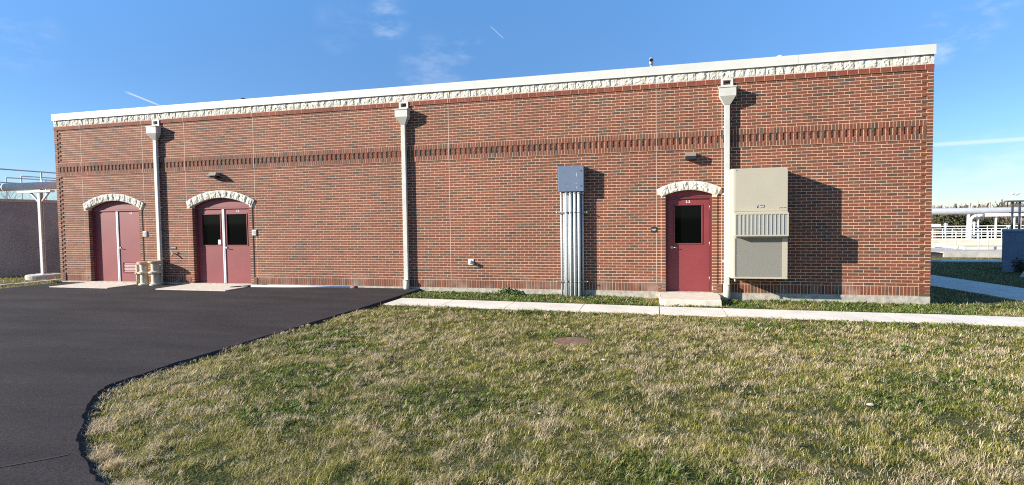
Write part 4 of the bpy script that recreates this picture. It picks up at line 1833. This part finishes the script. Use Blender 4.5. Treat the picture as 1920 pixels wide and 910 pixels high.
def bare_tree(seed, h):
    """trunk with limbs, plus a crown of fine twigs; origin at the foot"""
    r = random.Random(seed)
    tr, tw = MB(), MB()

    def grow(p, d, ln, rad, lev):
        steps = 3 if lev < 3 else 2
        for k in range(steps):
            q = p + d * (ln / steps)
            (tr if lev < 2 else tw).tube(p, q, rad, rad * .8, seg=5 if lev < 2 else 3, caps=False)
            p = q
            rad *= .8
            d = (d + Vector((r.uniform(-.16, .16), r.uniform(-.16, .16), r.uniform(-.06, .12)))).normalized()
            if lev < 4:
                nb = (2 if k else 1) if lev else 3
                for _ in range(nb):
                    a = r.uniform(0, 6.283)
                    sp_ = r.uniform(.45, .95)
                    nd = (d + Vector((math.cos(a), math.sin(a), r.uniform(-.05, .5))) * sp_).normalized()
                    grow(p, nd, ln * r.uniform(.48, .68), rad * r.uniform(.5, .66), lev + 1)
        if lev < 4:
            grow(p, d, ln * .62, rad * .7, lev + 1)
    grow(Vector((0, 0, -.3)), Vector((r.uniform(-.08, .08), r.uniform(-.08, .08), 1)).normalized(), h * .36, h * .021, 0)
    t = thing('bare_tree', (0, 0, 0), 'x', 'tree', 'leafless trees on the skyline')
    a = tr.build('trunk', M_BARK)
    a.parent = t
    b = tw.build('crown', M_BARK)
    b.parent = t
    return t


protos = [bare_tree(s_, 9.5) for s_ in (3, 8, 15)]
spots = []
rr = random.Random(5)
for k in range(64):
    u = k / 63
    ang = R(-16 + 56 * u)
    dist = 128 + rr.uniform(-14, 30)
    # azimuth from the camera, measured from +y towards +x
    spots.append((CAM.x + math.sin(ang) * dist, CAM.y + math.cos(ang) * dist, rr.uniform(.78, .98) * (1.25 if 34 < math.degrees(ang) < 40 else 1)))
for k in range(10):
    ang = R(-64 + 2.4 * k)
    dist = 70 + rr.uniform(-6, 16)
    spots.append((CAM.x + math.sin(ang) * dist, CAM.y + math.cos(ang) * dist, rr.uniform(.62, .85)))
for k, (x, y, s_) in enumerate(spots):
    src = protos[k % 3]
    o = src if k < 3 else copy_tree(src)
    o.location = (x, y, float(gz(x, y)) - .1)
    o.scale = (s_ * rr.uniform(.95, 1.5), s_ * rr.uniform(.95, 1.5), s_)
    o.rotation_euler.z = rr.uniform(0, 6.28)
    o['label'] = 'leafless brown tree in the line of woods on the skyline' if k < 64 else 'leafless tree beyond the concrete tank'
    o['group'] = 'leafless trees on the skyline' if k < 64 else 'leafless trees beyond the tank'

# undergrowth of the woods: brushwood that reads as one mass
n = 42000
ang = np.radians(rng.uniform(-16, 40, n))
dist = rng.uniform(112, 150, n)
px_, py_ = CAM.x + np.sin(ang) * dist, CAM.y + np.cos(ang) * dist
hh = rng.uniform(0, 1, n) ** 1.2 * (5.2 + 2.0 * vnoise(px_, py_, 9, 2))
P = np.stack([px_, py_, gz(px_, py_) + hh], 1)
a = rng.normal(size=(n, 3)) * np.array([.45, .45, .9])
b = rng.normal(size=(n, 3)) * .08
V = np.stack([P - a * .5 - b, P - a * .5 + b, P + a * .5 + b, P + a * .5 - b], 1).reshape(-1, 3)
bc = np.array([(.19, .14, .115), (.24, .18, .145), (.15, .12, .10), (.20, .15, .10)])[rng.integers(0, 4, n)]
tag(quads_mesh('brushwood', V, np.repeat(bc, 4, 0), M_BLADE), 'far brown brushwood at the foot of the leafless trees', 'brushwood', kind='stuff')

# evergreen and the dark bushes
for (x, y, s_, lb, sd) in ((33.2, 74.2, 1.0, 'large rounded dark evergreen past the corner of the brick building', 4), (38.0, 76, .8, 'smaller dark evergreen behind the elbow pipe', 6),
                           (42.5, 80, .75, 'dark evergreen farther behind the pipe supports', 9)):
    z = float(gz(x, y))
    t = thing('evergreen_tree', (x, y, z), lb, 'tree', 'evergreens behind the pipes')
    mb = MB()
    mb.tube((0, 0, 0), (0, 0, 2.6), .22, .1, seg=8)
    o = mb.build('trunk', M_BARK)
    o.parent = t
    cr = None
    o = leaf_mass('crown', (0, 0, 2.35 * s_), (2.35 * s_, 2.2 * s_, 2.25 * s_), 7000, .30, M_EVER, [(.045, .05, .014), (.07, .062, .018), (.025, .035, .012), (.10, .085, .03)], t, sd, shell=.35)
    t['group'] = 'evergreens behind the pipes'
t = thing('dark_shrub', (6.35, 8.95, -.3), 'small dark leggy shrub against the blue cabinet', 'shrub')
o = leaf_mass('foliage', (0, 0, .22), (.24, .16, .30), 420, .07, M_SHRUB, [(.03, .04, .02)], t, 3, shell=.1)
mb = MB()
mb.tube((0, 0, -.1), (.03, 0, .3), .01, seg=5)
mb.tube((0, 0, 0), (-.15, 0, .45), .008, seg=5)
o = mb.build('stem', M_BARK)
o.parent = t

# dark bushes showing over the cabinet
t = thing('hedge_bush', (11.3, 14.2, -.3), 'dark bush showing just over the blue cabinet', 'bush')
o = leaf_mass('foliage', (0, 0, .70), (1.7, .5, .72), 5000, .09, M_SHRUB, [(.03, .04, .02)], t, 13, shell=.2)

# ------------------------------------------------------------------ lawn lid, pebbles and leaf
t = thing('access_lid', (-6.73, -5.02, -.1), 'round rusty access lid sunk in the lawn', 'lid')
mb = MB()
mb.lathe([(.30, -.12), (.30, .002), (.28, .010), (.05, .012)], (-6.73, -5.02, float(gz(-6.73, -5.02)) - .004), 30)
o_ = mb.build('cover', M_LID, t)
for k, (x, y, s_, lb) in enumerate(((-6.15, -6.25, .02, 'small white stone lying in the middle of the lawn'), (-3.55, -7.45, .022, 'flat pale stone in the nearer right part of the lawn'),
                                    (-6.55, -8.35, .011, 'tiny white pebble in the near grass'))):
    bm = bmesh.new()
    bmesh.ops.create_icosphere(bm, subdivisions=2, radius=s_)
    for v_ in bm.verts:
        v_.co.x *= 1.5
        v_.co.z *= .6
        v_.co += Vector((random.uniform(-1, 1), random.uniform(-1, 1), random.uniform(-1, 1))) * s_ * .12
    me = bpy.data.meshes.new('stone')
    bm.to_mesh(me)
    bm.free()
    me.materials.append(M_PEB)
    o = bpy.data.objects.new('stone', me)
    COL.objects.link(o)
    o.location = (x, y, float(gz(x, y)) + .045)
    tag(o, lb, 'stone')
for k, (x, y) in enumerate(((-7.9, -9.0), (-7.2, -9.25))):
    mb = MB()
    n0 = 0
    pts = [(0, 0), (.02, .018), (.05, .022), (.035, .006), (.055, -.01), (.02, -.012), (-.02, -.02), (-.012, 0), (-.03, .018)]
    mb.v += [(a_, b_, .002 * (i_ % 2)) for i_, (a_, b_) in enumerate(pts)]
    mb.v += [(a_, b_, .002 * (i_ % 2) + .0012) for i_, (a_, b_) in enumerate(pts)]
    m_ = len(pts)
    mb.f += [tuple(reversed(range(m_))), tuple(range(m_, 2 * m_))] + [(i_, (i_ + 1) % m_, m_ + (i_ + 1) % m_, m_ + i_) for i_ in range(m_)]
    mb.sm += [False] * (m_ + 2)
    mb.c += [(1, 1, 1)] * (2 * m_)
    o = mb.build('fallen_leaf', M_DLEAF)
    o.location = (x, y, float(gz(x, y)) + .055)
    o.rotation_euler = (.3, .2, k * 2.0)
    tag(o, ('dry red leaf lying on the near grass', 'second dry red leaf just beside the first on the near grass')[k], 'leaf')


# ------------------------------------------------------------------ grass
def in_asphalt(x, y):
    """signed test against the pad: True on the pad"""
    ex = np.interp(-y, -edge[:, 1][:np.argmax(edge[:, 0] > -9.0)], edge[:, 0][:np.argmax(edge[:, 0] > -9.0)])
    south = np.interp(x, edge[:, 0][np.argmax(edge[:, 1] < -9.2):], edge[:, 1][np.argmax(edge[:, 1] < -9.2):])
    return (x < ex + .055) | (y < south + .05)


def paved(x, y):
    m = (y > SW_N - .01) & (y < SW_F + .01) & (x > -11.31)
    m |= (x > -5.44) & (x < -4.14) & (y > -1.14) & (y < .05)
    # side path
    yy = np.array([-1.36, .1, 1.1, 1.9, 2.9, 3.9, 4.75, 7, 13.4])
    xn = np.array([2.75, 2.45, 2.18, 2.0, 1.78, 1.5, 1.28, .75, -.6])
    xf = np.array([4.75, 4.4, 4.12, 3.98, 3.8, 3.57, 3.38, 2.94, 1.6])
    m |= (y > -1.36) & (y < 13.4) & (x > np.interp(y, yy, xn)) & (x < np.interp(y, yy, xf))
    m |= (y > 13.45) & (y < 14.8) & (x > 0)
    m |= (y > -.0) & (y < DEPTH) & (x > XL) & (x < .02)
    m |= (np.abs((x - 8.2) * .875 - (y - 9.1) * .485) < 2.0) & (np.abs((x - 8.2) * .485 + (y - 9.1) * .875) < 1.1)
    m |= np.hypot(x + 6.73, (y + 5.05) * .85) < .31
    return m


def patch(x, y, cx, cy_, rx, ry):
    return np.exp(-(((x - cx) / rx) ** 2 + ((y - cy_) / ry) ** 2))


WEED_SHADE = [(-10.2, -6.2, .7, .45), (-9.6, -7.6, .7, .4), (-8.9, -8.75, .6, .3), (-4.0, -3.1, .9, .3), (-1.5, -2.55, 1.6, .25), (.6, -2.9, .9, .25), (-2.4, -4.6, .8, .3),
        (-6.9, -4.62, .6, .14), (-7.6, -8.1, .6, .4), (-10.6, -5.3, .5, .5), (-8.5, -2.6, 2.0, .22), (-3.2, -7.2, .5, .3), (-5.3, -9.3, .5, .25), (-2.4, -6.3, .6, .35)]  # narrow patch behind the lid imitates the grass edge's shade in dark green


def make_blades(name, X, Y, kind, seed, hmul=1.0, label=None):
    """kind: 0 ordinary blade, 1 straw, 2 broad weed leaf"""
    r = np.random.default_rng(seed)
    n = len(X)
    dist = np.hypot(X - CAM.x, Y - CAM.y)
    lod = np.clip(dist / 5.5, .8, 2.0)
    Z = gz(X, Y) - .006
    az = r.uniform(0, 2 * np.pi, n)
    # blades tend to lie the same way over short distances
    flow = vnoise(X, Y, .55, 21) * 2 * np.pi * 1.6
    az = np.where(r.random(n) < .22, flow + r.normal(0, .8, n), az)
    ln = np.where(kind == 0, r.uniform(.018, .045, n), np.where(kind == 1, r.uniform(.025, .075, n), r.uniform(.03, .055, n))) * hmul
    lean = np.where(kind == 0, r.uniform(.35, 1.5, n), np.where(kind == 1, r.uniform(.6, 1.6, n), r.uniform(.5, 1.3, n)))
    wd = np.where(kind == 0, r.uniform(.0022, .0042, n), np.where(kind == 1, r.uniform(.0022, .0045, n), r.uniform(.009, .017, n))) * lod ** .9
    clump = vnoise(X, Y, .16, 101) * .6 + vnoise(X, Y, .075, 102) * .4
    ln = ln * (.45 + 1.25 * clump)
    Z = Z + (clump - .45) * .030
    dx, dy = np.cos(az), np.sin(az)
    # side vector
    sx_, sy_ = -dy, dx
    h1, o1 = ln * .55 * np.cos(lean * .6), ln * .55 * np.sin(lean * .6)
    h2, o2 = h1 + ln * .5 * np.cos(np.minimum(lean * 1.35, 1.75)), o1 + ln * .5 * np.sin(np.minimum(lean * 1.35, 1.75))
    lift = np.where(kind == 1, r.uniform(0, .025, n), 0)
    Z = Z + lift
    V = np.zeros((n, 6, 3))
    for k, (o_, h_, wf_) in enumerate(((np.zeros(n), np.zeros(n), 1.0), (o1, h1, .9), (o2, h2, .18))):
        for q, sg in enumerate((-1, 1)):
            V[:, 2 * k + q, 0] = X + dx * o_ + sg * sx_ * wd * wf_ * .5
            V[:, 2 * k + q, 1] = Y + dy * o_ + sg * sy_ * wd * wf_ * .5
            V[:, 2 * k + q, 2] = Z + h_
    # colours of the blades themselves
    g1 = np.array((.175, .200, .036))
    g2 = np.array((.335, .305, .070))
    g3 = np.array((.52, .43, .17))
    st1 = np.array((.66, .53, .34))
    st2 = np.array((.50, .385, .215))
    wd1 = np.array((.115, .165, .034))
    patchn = vnoise(X, Y, 1.3, 31) * .6 + vnoise(X, Y, .35, 32) * .4
    weed = np.zeros(n)
    for (a_, b_, c_, d_) in WEED_SHADE:
        weed = np.maximum(weed, patch(X, Y, a_, b_, c_, d_))
    u = r.random(n) * .55 + patchn * .45 + (vnoise(X, Y, .12, 33) - .5) * .5 + .12 - weed * .38 - .12 * (Y > -1.36)
    cc = np.where((u < .42)[:, None], g1, np.where((u < .80)[:, None], g2, g3))
    cc = np.where((kind == 1)[:, None], np.where((r.random(n) < .6)[:, None], st1, st2), cc)
    cc = np.where((kind == 2)[:, None], wd1 * r.uniform(.7, 1.5, n)[:, None], cc)
    cc = cc * r.uniform(.72, 1.3, n)[:, None]
    me = bpy.data.meshes.new(name)
    me.vertices.add(6 * n)
    me.vertices.foreach_set('co', V.astype(np.float32).ravel())
    base = (np.arange(n) * 6)[:, None]
    F = np.stack([base + np.array([0, 1, 3, 2]), base + np.array([2, 3, 5, 4])], 1).reshape(-1).astype(np.int32)
    me.loops.add(len(F))
    me.loops.foreach_set('vertex_index', F)
    me.polygons.add(2 * n)
    me.polygons.foreach_set('loop_start', np.arange(0, 8 * n, 4, dtype=np.int32))
    me.polygons.foreach_set('loop_total', np.full(2 * n, 4, np.int32))
    me.update(calc_edges=True)
    at = me.color_attributes.new('col', 'FLOAT_COLOR', 'POINT')
    arr = np.ones((n, 6, 4), np.float32)
    arr[:, :, :3] = cc[:, None, :]
    at.data.foreach_set('color', arr.ravel())
    me.materials.append(M_BLADE)
    o = bpy.data.objects.new(name, me)
    COL.objects.link(o)
    tag(o, label, 'grass', kind='stuff')
    return o


def scatter(x0, x1, y0, y1, dens, seed, keep=None):
    r = np.random.default_rng(seed)
    n = int((x1 - x0) * (y1 - y0) * dens(0))
    X, Y = r.uniform(x0, x1, n), r.uniform(y0, y1, n)
    d = np.hypot(X - CAM.x, Y - CAM.y)
    k = r.random(n) < dens(d) / dens(0)
    X, Y = X[k], Y[k]
    # keep a generous margin round the view
    vx, vy = X - CAM.x, Y - CAM.y
    f_ = vx * -sy + vy * cy
    s_ = vx * cy + vy * sy
    k = (f_ > .5) & (np.abs(s_) < f_ * 1.12 + 3.6)
    X, Y = X[k], Y[k]
    k = ~paved(X, Y)
    X, Y = X[k], Y[k]
    thin = vnoise(X, Y, .42, 91) * .6 + vnoise(X, Y, .13, 92) * .4
    k = r.random(len(X)) < np.clip((thin - .18) * 4, .12, 1)
    X, Y = X[k], Y[k]
    if keep is not None:
        k = keep(X, Y)
        X, Y = X[k], Y[k]
    return X, Y


D0 = 9500.0


def dens(d):
    return D0 * np.clip(5.0 / np.maximum(d, .1), .0, 1.0) ** 1.15 if not np.isscalar(d) else D0


# main lawn
X, Y = scatter(-11.6, 9.0, -11.4, SW_N + .05, dens, 1, lambda x, y: ~in_asphalt(x, y) & (y < SW_N + .04))
r = np.random.default_rng(77)
k2 = np.zeros(len(X), int)
k2[r.random(len(X)) < np.clip((vnoise(X, Y, 1.1, 41) * .25 + vnoise(X, Y, .19, 42) * .45 + vnoise(X, Y, .08, 43) * .40 - .56) * 2.4, .04, .55)] = 1
weed = np.zeros(len(X))
for (a_, b_, c_, d_) in WEED_SHADE:
    weed = np.maximum(weed, patch(X, Y, a_, b_, c_, d_))
k2[(r.random(len(X)) < weed * .22)] = 2
# dry tufts: fans of straw from one root
nt = 5600
tx, ty = r.uniform(-11.6, 9, nt), r.uniform(-11.2, SW_N, nt)
kk = (~in_asphalt(tx, ty)) & (~paved(tx, ty)) & (r.random(nt) < .25 + .9 * vnoise(tx, ty, 1.5, 51))
tx, ty = tx[kk], ty[kk]
ns = r.integers(8, 26, len(tx))
TX = np.repeat(tx, ns) + r.normal(0, .016, ns.sum())
TY = np.repeat(ty, ns) + r.normal(0, .016, ns.sum())
# dry fringe along the asphalt edge
ne = 26000
ei = r.integers(120, len(edge) - 60, ne)
off = r.uniform(.03, .20, ne)
EX, EY = edge[ei, 0] + _nrm[ei, 0] * off, edge[ei, 1] + _nrm[ei, 1] * off
kk = (EY < SW_N) & (vnoise(EX, EY, .22, 61) > .46)
EX, EY = EX[kk], EY[kk]
nc = 420                                   # leaning dry tufts that hang over the edge of the asphalt
ci = r.integers(60, len(edge) - 60, nc)
co_ = r.uniform(.0, .09, nc)
cx_, cy2 = edge[ci, 0] + _nrm[ci, 0] * co_, edge[ci, 1] + _nrm[ci, 1] * co_
kk = cy2 < SW_N
cx_, cy2 = cx_[kk], cy2[kk]
cs = r.integers(8, 26, len(cx_))
TX = np.concatenate([TX, np.repeat(cx_, cs) + r.normal(0, .018, cs.sum())])
TY = np.concatenate([TY, np.repeat(cy2, cs) + r.normal(0, .018, cs.sum())])
print('blades', len(X), len(TX), len(EX))
make_blades('lawn_grass', np.concatenate([X, EX]), np.concatenate([Y, EY]), np.concatenate([k2, np.ones(len(EX), int)]), 5, 1.0, 'short patchy green and straw coloured lawn grass')
make_blades('dry_grass', TX, TY, np.ones(len(TX), int), 6, .85, 'scattered dry straw coloured grass tufts in the lawn')
# strip along the wall and the right side lawn
X, Y = scatter(-11.32, 4.5, SW_F - .02, -.02, lambda d: 4200.0 if np.isscalar(d) else 4200.0 * np.clip(9 / np.maximum(d, .1), 0, 1), 2)
k2 = np.where(r.random(len(X)) < .09, 1, np.where(r.random(len(X)) < .55 * (vnoise(X, Y, .9, 71) > .38), 2, 0))
make_blades('wall_side_grass', X, Y, k2, 7, 1.25, 'greener strip of grass and weeds between the sidewalk and the brick wall')
X, Y = scatter(.02, 16, -1.36, 16.4, lambda d: 1500.0 if np.isscalar(d) else 1500.0 * np.clip(12 / np.maximum(d, .1), 0, 1) ** 1.5, 3)
make_blades('side_lawn_grass', X, Y, np.where(r.random(len(X)) < .12, 1, 0), 8, 1.15, 'shaded lawn grass past the near corner of the building')
X, Y = scatter(-28.25, -23.6, -6, 4, lambda d: 900.0 if np.isscalar(d) else np.full_like(d, 900.0), 4, lambda x, y: ((x < -24.99) | (x > -24.79)) & (np.hypot(x + 26, y - 1.2) > .52))
make_blades('far_yard_grass', X, Y, np.where(r.random(len(X)) < .15, 1, 0), 9, 1.3, 'grass in front of the shaded concrete tank')
# leafy weeds against the wall
for (x, y, rx, h, lb, n) in ((-9.05, -.22, .24, .17, 'bushy green weed at the foot of the wall left of the conduits', 420), (-8.75, -.3, .2, .12, 'low green weed touching the bushier one at the wall foot', 260),
                             (-23.45, -.25, .16, .13, 'small green weed at the far corner of the building', 160)):
    t = thing('weed', (x, y, float(base_z(x))), lb, 'weed')
    leaf_mass('leaves', (0, 0, h * .5), (rx, rx * .7, h * .75), n, .045, M_EVER, [(.05, .12, .02), (.08, .15, .03), (.035, .08, .015)], t, int(-x * 10), shell=.15)
